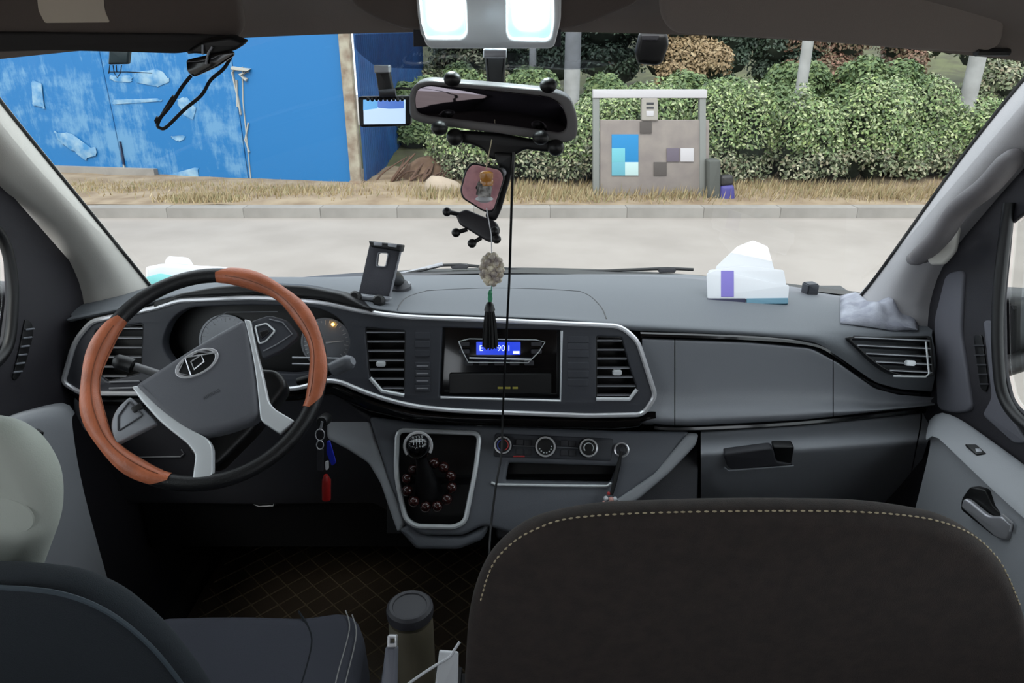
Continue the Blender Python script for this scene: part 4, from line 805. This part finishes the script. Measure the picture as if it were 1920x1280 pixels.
hd = plate('headrest', HD, rnd([(-300, 1110), (-300, 890, 60), (-240, 830, 60), (-90, 812, 60), (-15, 822, 40), (45, 862, 40), (84, 930, 40), (84, 1005, 40), (64, 1060, 30), (46, 1110, 10)], 30, 6), .055, HREST, t, 0, .026, 6, ang=60)
MB().lathe(HD.hit(22, 965, -.001), HD.n, [(0, .024), (.0015, .023), (.002, .018), (.002, .0)], 30).out('headrest_button', HREST, hd)
for x in (-180, 0): MB().tube([HD.hit(x, 1060, -.05), HD.hit(x, 1150, -.05)], .006, 8).out('headrest_post', STEEL, t)
CU = Pl(atZ(480, 1145, .50), (0, -.12, .99))
cs = plate('cushion', CU, rnd([(180, 1420, 10), (230, 1230, 30), (300, 1146, 20), (440, 1142, 60), (570, 1146, 20), (640, 1136, 16), (668, 1146, 16), (684, 1190, 20), (672, 1270, 40), (655, 1420, 10)], 16, 6), .13, CUSH, t, 0, .03, 5, ang=60)
for pts in ([(648, 1144), (655, 1180), (634, 1260), (618, 1330)], [(660, 1152), (668, 1190), (650, 1270), (634, 1330)]): MB().tube(cr([CU.hit(x, y, .0005) for x, y in pts], 6), .0011, 5).out('seam', mat('grey_thread', (150, 150, 150), .7), cs)
MB().tube(cr([CU.hit(x, y, -.001) for x, y in [(560, 1146), (585, 1200), (560, 1300)]], 6), .002, 5).out('seam', SEATD, cs)
# seat belt buckle
t = thing('belt_buckle', 'grey seat belt buckle with chrome mouth beside the driver cushion', 'buckle', atZ(735, 1280, .47))
BP = Pl(atY(735, 1230, .79), (0, -.8, .6))
plate('buckle_body', BP, rnd([(722, 1212), (744, 1212), (742, 1300), (712, 1300)], 6), .022, mat('buckle_grey', (110, 112, 122), .5), t, 0, .005)
plate('buckle_mouth', BP, [rnd([(726, 1191), (743, 1191), (743, 1214), (725, 1214)], 3), rnd([(731, 1197), (740, 1197), (739, 1206), (731, 1206)], 1)], .016, CHROME, t, .002, .002)
# thermos in the aisle
c = atZ(768, 1133, .58); tz_ = thing('thermos', 'black lidded steel thermos standing beside the driver seat', 'thermos', (c.x, c.y, .32))
MB().lathe((c.x, c.y, .58), (0, 0, 1), [(-.020, .0375), (-.010, .0385), (-.004, .0375), (0, .033), (-.001, .028), (-.003, .027)], 36).out('lid', DARK, tz_)
MB().lathe((c.x, c.y, .32), (0, 0, 1), [(0, .034), (.005, .036), (.22, .0365), (.232, .035)], 36).out('body', STEEL, tz_)
o = MB().box((c.x, c.y, .16), (.17, .26, .318), None, .015).out('floor_console', BLACK); tag(o, 'low black floor box under the steel thermos', 'console')
# white power bank and cable
BP = Pl(atY(835, 1250, .80), (.1, -.75, .66))
o = plate('power_bank', BP, rnd([(824, 1219, 4), (860, 1222, 4), (858, 1330, 4), (810, 1330, 4)], 4), .016, WHITE, None, 0, .003); tag(o, 'white power bank lying beside the passenger seat', 'power bank')
o = MB().tube(cr([BP.hit(x, y, .0) for x, y in [(862, 1203), (852, 1218), (842, 1232), (812, 1250), (768, 1280), (720, 1320)]], 6), .0022, 6).out('white_cable', WHITE); tag(o, 'thin white cable across the white power bank', 'cable')
# pedals, mat
t = thing('brake_pedal', 'chrome edged pedal under the steering column', 'pedal', atY(497, 940, 1.45))
PPd = Pl(atY(497, 938, 1.45), (0, -.85, .5))
plate('pedal_pad', PPd, rnd([(474, 928), (516, 928), (518, 948), (476, 950)], 4), .02, BLACK, t, 0, .004)
MB().tube([PPd.hit(x, y, .002) for x, y in [(476, 945), (485, 949), (512, 948), (517, 934)]], .0014, 6).out('pedal_edge', CHROME, t)
MB().tube([PPd.hit(497, 935, -.02), atY(505, 890, 1.6)], .008, 8).out('pedal_arm', BLACK, t)
fm = mat('quilted_mat', (62, 52, 42), .55, bump=.3, bscale=300)
o = thing('floor_mat', 'quilted dark brown floor mat in the driver footwell', 'mat', (-.45, 1.4, .01)); FMP = Pl((-.45, 1.45, .022), (0, 0, 1), (1, 0, 0))
plate('base', FMP, rnd([(-.42, -.42), (.42, -.42), (.42, .36), (-.42, .36)], .05), .02, fm, o, 0, .004, raw=True)
ql = MB()
for k in range(-11, 12):
    for s in (1, -1):
        a = max(-.40, -.40 + k * .075 if s > 0 else -.40); pts = []
        for q in np.linspace(-.4, .4, 2):
            pts.append((q, s * q + k * .075))
        P2 = [p for p in [(x, s * x + k * .075) for x in np.linspace(-.4, .4, 41)] if -.4 < p[1] < .34]
        if len(P2) > 1: ql.tube([FMP.at(*P2[0], .001), FMP.at(*P2[-1], .001)], .0024, 5)
qo = ql.out('quilting', mat('quilt_thread', (84, 72, 54), .8), o); qo['kind'] = 'stuff'

# ---------------------------------------------------------------- outside
GZ = -.5
ROAD = mat('road_concrete', (146, 139, 133), .9, bump=.3, bscale=20, c2=(135, 128, 122), vscale=1.2)
struct(MB().box((0, 15, GZ - .05), (80, 60, .1)).out('road', ROAD, smooth=False))
kb_ = sempty('kerb', (0, 9.15, GZ))
KST = mat('kerb_stone', (140, 136, 131), .9, bump=.4, bscale=15, c2=(128, 124, 119), vscale=3)
km = MB().box((0, 0, 0), (.998, .22, .26), None, .004); ko = km.out('kerb_stone', KST, kb_); ko.matrix_parent_inverse = WM[kb_.name].inverted(); ko.location = (-9, 9.12, GZ + .0)
for k in range(1, 24): q = ko.copy(); COL.objects.link(q); q.location = (-9 + k, 9.12 + random.uniform(-.004, .004), GZ + random.uniform(-.003, .003))
EARTH = mat('verge_earth', (146, 130, 108), .95, bump=.8, bscale=8, c2=(118, 100, 80), vscale=3)
n = 60; gr = []
for j in range(14):
    gr.append([V((-14 + 32 * i / n, 9.22 + j * .22, GZ + .11 + .03 * rng.random() + .012 * j)) for i in range(n + 1)])
struct(MB().grid(gr).out('verge', EARTH))
bank = []
for j in range(20):
    y = 11.6 + j * .9
    bank.append([V((-3 + 30 * i / 40, y, GZ + .15 + .18 * (y - 11.6) + .15 * rng.random())) for i in range(41)])
struct(MB().grid(bank).out('bank', mat('bank_soil', (84, 88, 56), .95, bump=.8, bscale=5, c2=(60, 58, 40), vscale=2)))
# blue fence
def blue(name, dirty):
    m = mat(name, (38, 128, 206), .5, bump=.15, bscale=3); nt = m.node_tree; b = nt.nodes['Principled BSDF']; tc = nt.nodes.new('ShaderNodeTexCoord')
    n1 = nt.nodes.new('ShaderNodeTexNoise'); n1.inputs['Scale'].default_value = 1.15; n1.inputs['Detail'].default_value = 12; n1.inputs['Roughness'].default_value = .6; n1.inputs['Distortion'].default_value = .1
    r = nt.nodes.new('ShaderNodeValToRGB'); e = r.color_ramp.elements
    e[0].position = .49 if dirty else .62; e[0].color = lin((4, 98, 156)); e[1].position = .57 if dirty else .85; e[1].color = lin((84, 132, 170) if dirty else (30, 112, 164))
    mp = nt.nodes.new('ShaderNodeMapping'); mp.inputs['Scale'].default_value = (.8, 1, 1.5); nt.links.new(tc.outputs['Object'], mp.inputs['Vector']); nt.links.new(mp.outputs[0], n1.inputs['Vector']); n2 = nt.nodes.new('ShaderNodeTexNoise'); n2.inputs['Scale'].default_value = 3; n2.inputs['Detail'].default_value = 10; n2.inputs['Roughness'].default_value = .8
    mp2 = nt.nodes.new('ShaderNodeMapping'); mp2.inputs['Scale'].default_value = (2.2, 1, .5); nt.links.new(tc.outputs['Object'], mp2.inputs['Vector']); nt.links.new(mp2.outputs[0], n2.inputs['Vector'])
    mm = nt.nodes.new('ShaderNodeMath'); mm.operation = 'MULTIPLY'; mm.inputs[1].default_value = .45; nt.links.new(n2.outputs['Fac'], mm.inputs[0])
    ms = nt.nodes.new('ShaderNodeMath'); ms.operation = 'MULTIPLY_ADD'; ms.inputs[1].default_value = .55; nt.links.new(n1.outputs['Fac'], ms.inputs[0]); nt.links.new(mm.outputs[0], ms.inputs[2]); nt.links.new(ms.outputs[0], r.inputs['Fac']); nt.links.new(r.outputs['Color'], b.inputs['Base Color']); return m
B1, B2 = blue('blue_sheet_worn', True), blue('blue_sheet', False)
K = atZ(672, 367, GZ); P0 = atZ(140, 349, GZ); fd = (P0 - K).normalized(); fd.z = 0; fn = V((fd.y, -fd.x, 0)); 
if fn.y > 0: fn = -fn
fe = thing('blue_fence', 'blue painted sheet metal fence across the road', 'fence', K)
def fs(s, z, o=0): return K + fd * s + V((0, 0, z)) + fn * o
FP = Pl(K, fn)
def sfor(px, py): h = FP.hit(px, py); return (h - K).dot(fd), h.z - GZ
s1 = sfor(240, 345)[0]; s0 = sfor(470, 350)[0]
Mf = Matrix((fd, -fn, V((0, 0, 1)))).transposed()
for a, b, m_ in ((.03, s0, B2), (s0 + .012, s1, B1), (s1 + .02, s1 + 2.6, B1), (s1 + 2.63, s1 + 5.4, B1)):
    MB().box(fs((a + b) / 2, 1.45, random.uniform(-.01, .01)), (b - a, .03, 2.9), Mf, .004).out('sheet', m_, fe)
MB().box(fs(s1 + 2.4, .16, .05), (6, .14, .34), Mf).out('footing', KST, fe, smooth=False)
W_ = mat('white_sealant', (160, 160, 154), .7)
dr = MB()
for pts, r in (([(452, 128), (440, 130), (436, 136), (448, 190), (452, 215)], .03), ([(455, 125), (456, 190), (464, 270), (472, 350), (473, 366)], .022), ([(436, 128), (470, 132), (452, 140), (464, 150)], .06), ([(444, 150), (446, 200)], .035), ([(466, 230), (460, 262), (468, 285)], .03)):
    dr.tube([FP.hit(x, y, .02) for x, y in pts], r, 6, flat=.5)
dr.out('sealant_drip', W_, fe)
for pts, r, m_ in (([(226, 265), (234, 310)], .035, mat('dark_stain', (26, 34, 60), .6)), ([(233, 308), (237, 330)], .04, W_), ([(237, 332), (241, 348)], .04, bpy.data.materials['dark_stain'])): MB().tube([FP.hit(x, y, .02) for x, y in pts], r, 6, flat=.5).out('seam_patch', m_, fe)
CHK = mat('chalky_paint', (130, 160, 180), .8, c2=(56, 118, 166), vscale=7)
for k, pts in enumerate(([(248, 136), (300, 130), (318, 150), (296, 164), (262, 158)], [(100, 246), (128, 250), (178, 278), (184, 288), (158, 300), (140, 284), (112, 268)], [(300, 330), (372, 312), (374, 340), (318, 348), (290, 342)], [(330, 188), (350, 180), (368, 202), (364, 226), (344, 214)], [(210, 186), (300, 184), (304, 191), (212, 195)], [(205, 140), (246, 142), (250, 152), (208, 150)], [(318, 254), (350, 256), (336, 265)], [(60, 150), (78, 158), (84, 206), (60, 196)])):
    q = []
    for p in rnd(pts, 6, 3): q.append((p[0] + random.uniform(-2.5, 2.5), p[1] + random.uniform(-2.5, 2.5)))
    plate('peeled_patch', FP, q, .004, CHK, fe, .032, .0005)
gp_ = thing('gate_post', 'weathered cream post at the corner of the blue fence', 'post', K)
MB().box(K + V((.0, -.03, 1.45)), (.16, .14, 2.9), None, .01).out('post', mat('cream_post', (156, 150, 134), .85, c2=(118, 102, 88), vscale=6, bump=.3, bscale=12), gp_)
MB().box(K + V((0, -.03, .12)), (.22, .2, .24), None, .02).out('post_foot', mat('rusty_foot', (126, 96, 76), .9, c2=(150, 142, 126), vscale=8), gp_)
rf = thing('corrugated_fence', 'dark blue corrugated sheet fence running back from the cream post', 'fence', K + V((.1, .1, 0)))
RB = mat('blue_corrugated', (14, 74, 128), .5, c2=(10, 60, 114), vscale=3); E1 = atY(800, 300, 15.5); E1.z = GZ; Q0 = K + V((.1, .05, 0)); rd = (E1 - Q0); RL = rd.length; rd.normalize(); rnv = V((rd.y, -rd.x, 0))
nsh = 5
for k in range(nsh):
    a = RL * k / nsh; b = RL * (k + 1) / nsh - .02; n = 9; r1 = []; r2 = []
    for i in range(n * 4 + 1):
        s = a + (b - a) * i / (n * 4); o_ = (.035 if (i % 4) in (1, 2) else 0); p = Q0 + rd * s + rnv * o_
        r1.append(p); r2.append(p + V((0, 0, 3.0)))
    MB().grid([r1, r2]).out('corrugated_sheet', RB, rf, smooth=False)
# poles
CONC = mat('pole_concrete', (156, 156, 155), .85, bump=.2, bscale=20, c2=(140, 140, 138), vscale=4)
for px, py, Y, r, lab, pt in ((998, 200, 13.5, .065, 'thin white pole behind the mirror stem', 60), (1070, 230, 12.6, .14, 'thick white concrete pole right of the mirror', 60), (1478, 330, 11.2, .085, 'pale grey pole rising out of the hedge', 85), (1806, 225, 13.0, .14, 'thick white pole by the right pillar', 105)):
    b_ = atY(px, py, Y); z0 = GZ + .1 + max(0, .18 * (Y - 11.6)); t = thing('pole', lab, 'pole', (b_.x, Y, z0))
    MB().tube([(b_.x, Y, z0 - .1), (b_.x, Y, z0 + 4.5)], [r, r * .9], 18).out('shaft', CONC, t); MB().lathe((b_.x, Y, z0 - .02), (0, 0, 1), [(0, r * 1.5), (.06, r * 1.45), (.08, r)], 18).out('foot', KST, t)
# sign frame
YS = 9.75
t = thing('notice_board', 'grey notice board with white top rail and blue poster by the hedge', 'sign', atZ(1220, 378, GZ + .12))
SG = Pl(atY(1220, 280, YS), (0, -1, 0)); BEI = mat('board_beige', (132, 124, 118), .8, c2=(118, 110, 107), vscale=4); SGW = mat('sign_white', (176, 173, 176), .6); GRY = mat('post_grey', (118, 120, 117), .6)
plate('top_rail', SG, rect(1112, 168, 1326, 184), .12, SGW, t, .03, .01)
for x in (1118, 1318): plate('post', SG, rect(x - 6, 180, x + 6, 385), .10, GRY, t, .015, .01)
bx = plate('hanging_box', SG, rect(1203, 184, 1234, 226, 3), .1, mat('box_beige', (146, 141, 134), .7), t, .03, .01)
for y0, y1, m_ in ((192, 196, DARK), (200, 204, DARK), (208, 218, SGW)): plate('box_slot', SG, rect(1212, y0, 1226, y1), .02, m_, bx, .035, .004)
bd = plate('board', SG, rect(1125, 225, 1330, 372), .06, BEI, t, 0, .01)
for x0, y0, x1, y1, m_ in ((1147, 252, 1197, 304, mat('poster_blue', (22, 118, 172), .6)), (1147, 278, 1172, 304, mat('poster_cyan', (98, 168, 180), .6)), (1147, 304, 1172, 329, mat('poster_pale_cyan', (90, 152, 168), .6)), (1172, 304, 1197, 329, mat('poster_white', (166, 190, 190), .6)), (1276, 278, 1301, 303, SGW), (1226, 304, 1250, 329, mat('mosaic_dark', (74, 68, 65), .7)), (1200, 228, 1222, 250, bpy.data.materials['mosaic_dark']), (1250, 278, 1274, 303, mat('mosaic_violet', (92, 84, 96), .7))):
    plate('poster', SG, rect(x0, y0, x1, y1), .01, m_, bd, .012 + (.004 if x1 - x0 < 30 else 0), .001)  # the small loose squares copy blocks of a pixel mosaic
t = thing('rubbish_bin', 'dark bin with a violet bag at the right foot of the notice board', 'bin', atY(1350, 380, 9.6))
BN = Pl(atY(1350, 350, 9.6), (0, -1, 0))
plate('bin_body', BN, rnd([(1326, 300), (1352, 300), (1352, 378), (1326, 378)], 4), .25, mat('bin_grey', (70, 72, 68), .7), t, 0, .03)
plate('bag', BN, rnd([(1352, 348), (1378, 346), (1380, 380), (1350, 382)], 8), .2, mat('violet_bag', (62, 58, 122), .6), t, .02, .05)
plate('bag_top', BN, rnd([(1352, 330), (1376, 328), (1376, 348), (1352, 350)], 6), .16, mat('black_bag', (36, 34, 34), .5), t, .01, .04)
# debris heap
t = thing('branch_heap', 'heap of brown branches and soil at the end of the blue fence', 'heap', atZ(770, 368, GZ + .1))
SOIL = mat('heap_soil', (114, 92, 74), .95, bump=1, bscale=6, c2=(84, 64, 50), vscale=4)
b = MB()
for x, y, r, sx, sz in ((775, 372, .45, 1.2, .6), (806, 350, .5, 1.2, 1.1), (740, 372, .35, 1.2, .35), (840, 372, .4, 1.4, .5)):
    b.ball(atZ(x, 372, GZ) + V((0, .7, 0)), r, 16, (sx, .8, sz))
hp_ = b.out('soil', SOIL, t)
ST = mat('branch', (88, 66, 54), .9, bump=.5, bscale=20)
for k in range(18):
    x0 = 700 + k * 7 + random.uniform(-6, 6); p = atY(x0, 366 - random.uniform(0, 14), 10.62 + .2 * random.random()); q = atY(762 + 6 * k + random.uniform(-22, 14), 292 + 2 * k + random.uniform(-14, 26), 10.8 + .25 * random.random())
    mdp = p.lerp(q, .5) + V((random.uniform(-.12, .16), -.06, random.uniform(-.02, .14))); r0 = random.uniform(.016, .04); MB().tube(cr([p, mdp, q], 6), [r0 * (1 - .05 * i) for i in range(13)], 6).out('branch', ST, t)
b = MB(); rc = atZ(832, 366, GZ + .1) + V((0, -.05, .1)); b.ball(rc, .22, 14, (1.4, .8, .8))
b.v = [tuple(V(p) + V((.03 * math.sin(17 * p[2] + 5 * p[0]), .02 * math.sin(13 * p[0]), .03 * math.sin(11 * p[0] + 7 * p[1])))) for p in b.v]
tag(b.out('pale_rock', mat('pale_rock', (158, 144, 128), .9, bump=.6, bscale=10)), 'pale boulder in front of the branch heap', 'rock')
# leaves
def leafmat(name, cols):
    m = bpy.data.materials.new(name); m.use_nodes = True; nt = m.node_tree; b = nt.nodes['Principled BSDF']; b.inputs['Roughness'].default_value = .6
    g = nt.nodes.new('ShaderNodeNewGeometry'); r = nt.nodes.new('ShaderNodeValToRGB'); el = r.color_ramp.elements
    while len(el) < len(cols): el.new(.5)
    for i, c in enumerate(cols): el[i].position = i / max(len(cols) - 1, 1); el[i].color = lin(c)
    nt.links.new(g.outputs['Random Per Island'], r.inputs['Fac']); nt.links.new(r.outputs['Color'], b.inputs['Base Color']); return m
def leaves(name, blobs, n, size, m, parent=None, shell=.75):
    """blobs: (centre, radii); leaf quads folded along the midrib, mostly on the shell of each blob"""
    vol = np.array([b[1][0] * b[1][2] + .3 * b[1][1] for b in blobs]); cnt = (n * vol / vol.sum()).astype(int) + 1; P = []; N = []
    for (c, r), k in zip(blobs, cnt):
        d = rng.normal(size=(k, 3)); d /= np.linalg.norm(d, axis=1)[:, None]; d[:, 2] = np.where(d[:, 2] < -.3, -d[:, 2], d[:, 2]); d[:, 1] = np.where(d[:, 1] > .3, -d[:, 1], d[:, 1])
        rad = shell + (1.08 - shell) * rng.random(k)[:, None]; P.append(np.array(c) + d * np.array(r) * rad); N.append(d + rng.normal(size=(k, 3)) * .55 + np.array([0, -.2, .35]))
    P = np.concatenate(P); N = np.concatenate(N); N /= np.linalg.norm(N, axis=1)[:, None]
    T = rng.normal(size=P.shape); T -= N * (T * N).sum(1)[:, None]; T /= np.linalg.norm(T, axis=1)[:, None]; Bn = np.cross(N, T)
    s = size * (.6 + .8 * rng.random(len(P)))[:, None]; q = len(P)
    vs = np.stack([P - T * s * .6, P + Bn * s * .32 + N * s * .08, P + T * s * .6, P - Bn * s * .32 + N * s * .08], 1).reshape(-1, 3)
    me = bpy.data.meshes.new(name); me.vertices.add(len(vs)); me.vertices.foreach_set('co', vs.astype(np.float32).ravel())
    idx = (np.arange(q)[:, None] * 4 + np.array([0, 1, 2, 0, 2, 3])).ravel(); me.loops.add(len(idx)); me.loops.foreach_set('vertex_index', idx.astype(np.int32))
    me.polygons.add(q * 2); me.polygons.foreach_set('loop_start', np.arange(0, q * 6, 3).astype(np.int32)); me.update(); me.validate()
    o = link(bpy.data.objects.new(name, me), parent, m); o['kind'] = 'stuff'; return o
HG = leafmat('hedge_leaf', [(150, 166, 104), (84, 108, 64), (112, 134, 82), (44, 58, 38), (170, 180, 134), (98, 112, 84)])
HGD = leafmat('hedge_leaf_grey', [(132, 140, 106), (76, 88, 62), (106, 116, 84), (44, 50, 36), (164, 164, 136), (110, 98, 78)])
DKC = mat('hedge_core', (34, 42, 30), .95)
hb = []; hcore = MB(); x = -1.0
while x < 9.5:
    yy = 10.9 + rng.uniform(-.35, .3); zz = rng.uniform(.42, .9); r = (rng.uniform(.25, .5), rng.uniform(.3, .45), zz * .85)
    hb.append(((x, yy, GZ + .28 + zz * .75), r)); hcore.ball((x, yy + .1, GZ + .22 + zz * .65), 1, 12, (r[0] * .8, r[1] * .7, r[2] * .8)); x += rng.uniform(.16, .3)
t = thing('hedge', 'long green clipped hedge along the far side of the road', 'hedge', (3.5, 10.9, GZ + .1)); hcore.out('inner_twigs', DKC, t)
hb_low = [((c[0] + rng.uniform(-.1, .1), c[1] - .04, GZ + .3 + rng.uniform(0, .3)), (r[0], r[1] * 1.05, rng.uniform(.2, .45))) for c, r in hb]
leaves('foliage', hb, 60000, .05, HG, t); leaves('lower_foliage', hb_low, 24000, .05, HGD, t)
def shrub(lab, cx, Y, w, h, zc, m, n, size=.075, nm='shrub', grp=None):
    p = atY(cx, zc, Y); base = GZ + .15 + .18 * max(0, Y - 11.6); t = thing(nm, lab, 'shrub', (p.x, Y, base), grp); bl = []; co = MB()
    for k in range(max(10, int(w * h * 4))):
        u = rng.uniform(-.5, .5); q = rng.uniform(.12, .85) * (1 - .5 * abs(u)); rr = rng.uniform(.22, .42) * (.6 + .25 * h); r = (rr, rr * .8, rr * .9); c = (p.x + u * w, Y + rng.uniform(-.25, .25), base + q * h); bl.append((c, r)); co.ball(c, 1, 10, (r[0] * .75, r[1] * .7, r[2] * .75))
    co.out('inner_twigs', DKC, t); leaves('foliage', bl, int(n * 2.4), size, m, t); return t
GRN = leafmat('shrub_leaf', [(92, 114, 70), (58, 80, 46), (112, 128, 80), (78, 98, 62)])
DGR = leafmat('dark_leaf', [(50, 66, 54), (66, 82, 64), (34, 46, 36)])
PNK = leafmat('pink_leaf', [(136, 100, 86), (116, 94, 76), (94, 88, 64)])
TAN = leafmat('straw_leaf', [(150, 128, 96), (130, 108, 78), (162, 144, 112)])
shrub('green bush above the hedge behind the rear view mirror stem', 900, 13.2, 3.0, 1.5, 150, GRN, 5000)
shrub('green bush above the hedge right of the thick white pole', 1150, 12.9, 2.2, 1.5, 150, GRN, 4500)
shrub('light green bush above the hedge left of the leaning grey pole', 1360, 12.7, 2.8, 1.5, 160, GRN, 5000)
shrub('green bush on the bank right of the pale grey pole', 1600, 13.0, 2.8, 1.7, 160, GRN, 5000)
shrub('green bush on the bank beside the right windscreen pillar', 1850, 13.4, 2.6, 1.6, 180, HGD, 4500)
shrub('tan dry bush at the top of the bank under the black box', 1270, 15.5, 1.4, 3.2, 100, TAN, 4000)
shrub('dark green conifer bush at the top of the bank', 1400, 16.5, 2.6, 3.4, 100, DGR, 6000)
shrub('pinkish brown bush at the top of the bank', 1600, 16.2, 2.6, 2.6, 100, PNK, 5000)
shrub('dark bush at the top of the bank behind the white poles', 1050, 17, 5.5, 3.6, 100, DGR, 8000)
shrub('grey green bush far up the bank at the right', 1830, 17, 4.0, 3.4, 110, HGD, 7000)
shrub('dark bush at the end of the corrugated fence', 860, 15.6, 1.6, 3.2, 100, HGD, 4000)
# dry grass
def blades(name, spots, n, h, m, parent=None):
    b = MB(); 
    for k in range(n):
        c, sx, sy = spots[rng.integers(len(spots))]; p = V(c) + V((rng.normal() * sx, rng.normal() * sy, 0)); hh = h * rng.uniform(.4, 1.1); l = V((rng.normal() * .35, rng.normal() * .3, 1)).normalized() * hh; w = V((.007, .004, 0))
        b.add([p - w, p + w, p + l * .6 + w * .6 + V((l.x * .1, 0, 0)), p + l], [(0, 1, 2), (0, 2, 3)])
    o = b.out(name, m, parent, smooth=False); o['kind'] = 'stuff'; return o
STR = leafmat('dry_grass', [(158, 140, 104), (138, 118, 84), (170, 154, 122), (120, 118, 78)])
sp = [((x, rng.uniform(9.5, 10.5), GZ + .13), .3, .12) for x in np.arange(-1.2, 9, .1)]
tag(blades('dry_grass', sp, 9000, .2, STR), 'dry yellow grass along the foot of the hedge', 'grass', kind='stuff')
q = atZ(365, 385, GZ + .12); sp = [((q.x, q.y + .3, GZ + .13), .28, .1)] * 3 + [((x, 10.0 + .5 * rng.random(), GZ + .13), .4, .2) for x in np.arange(-7, -1.8, .4)]
tag(blades('weeds', sp, 5200, .13, STR), 'straw coloured weeds in front of the blue fence', 'grass', kind='stuff')
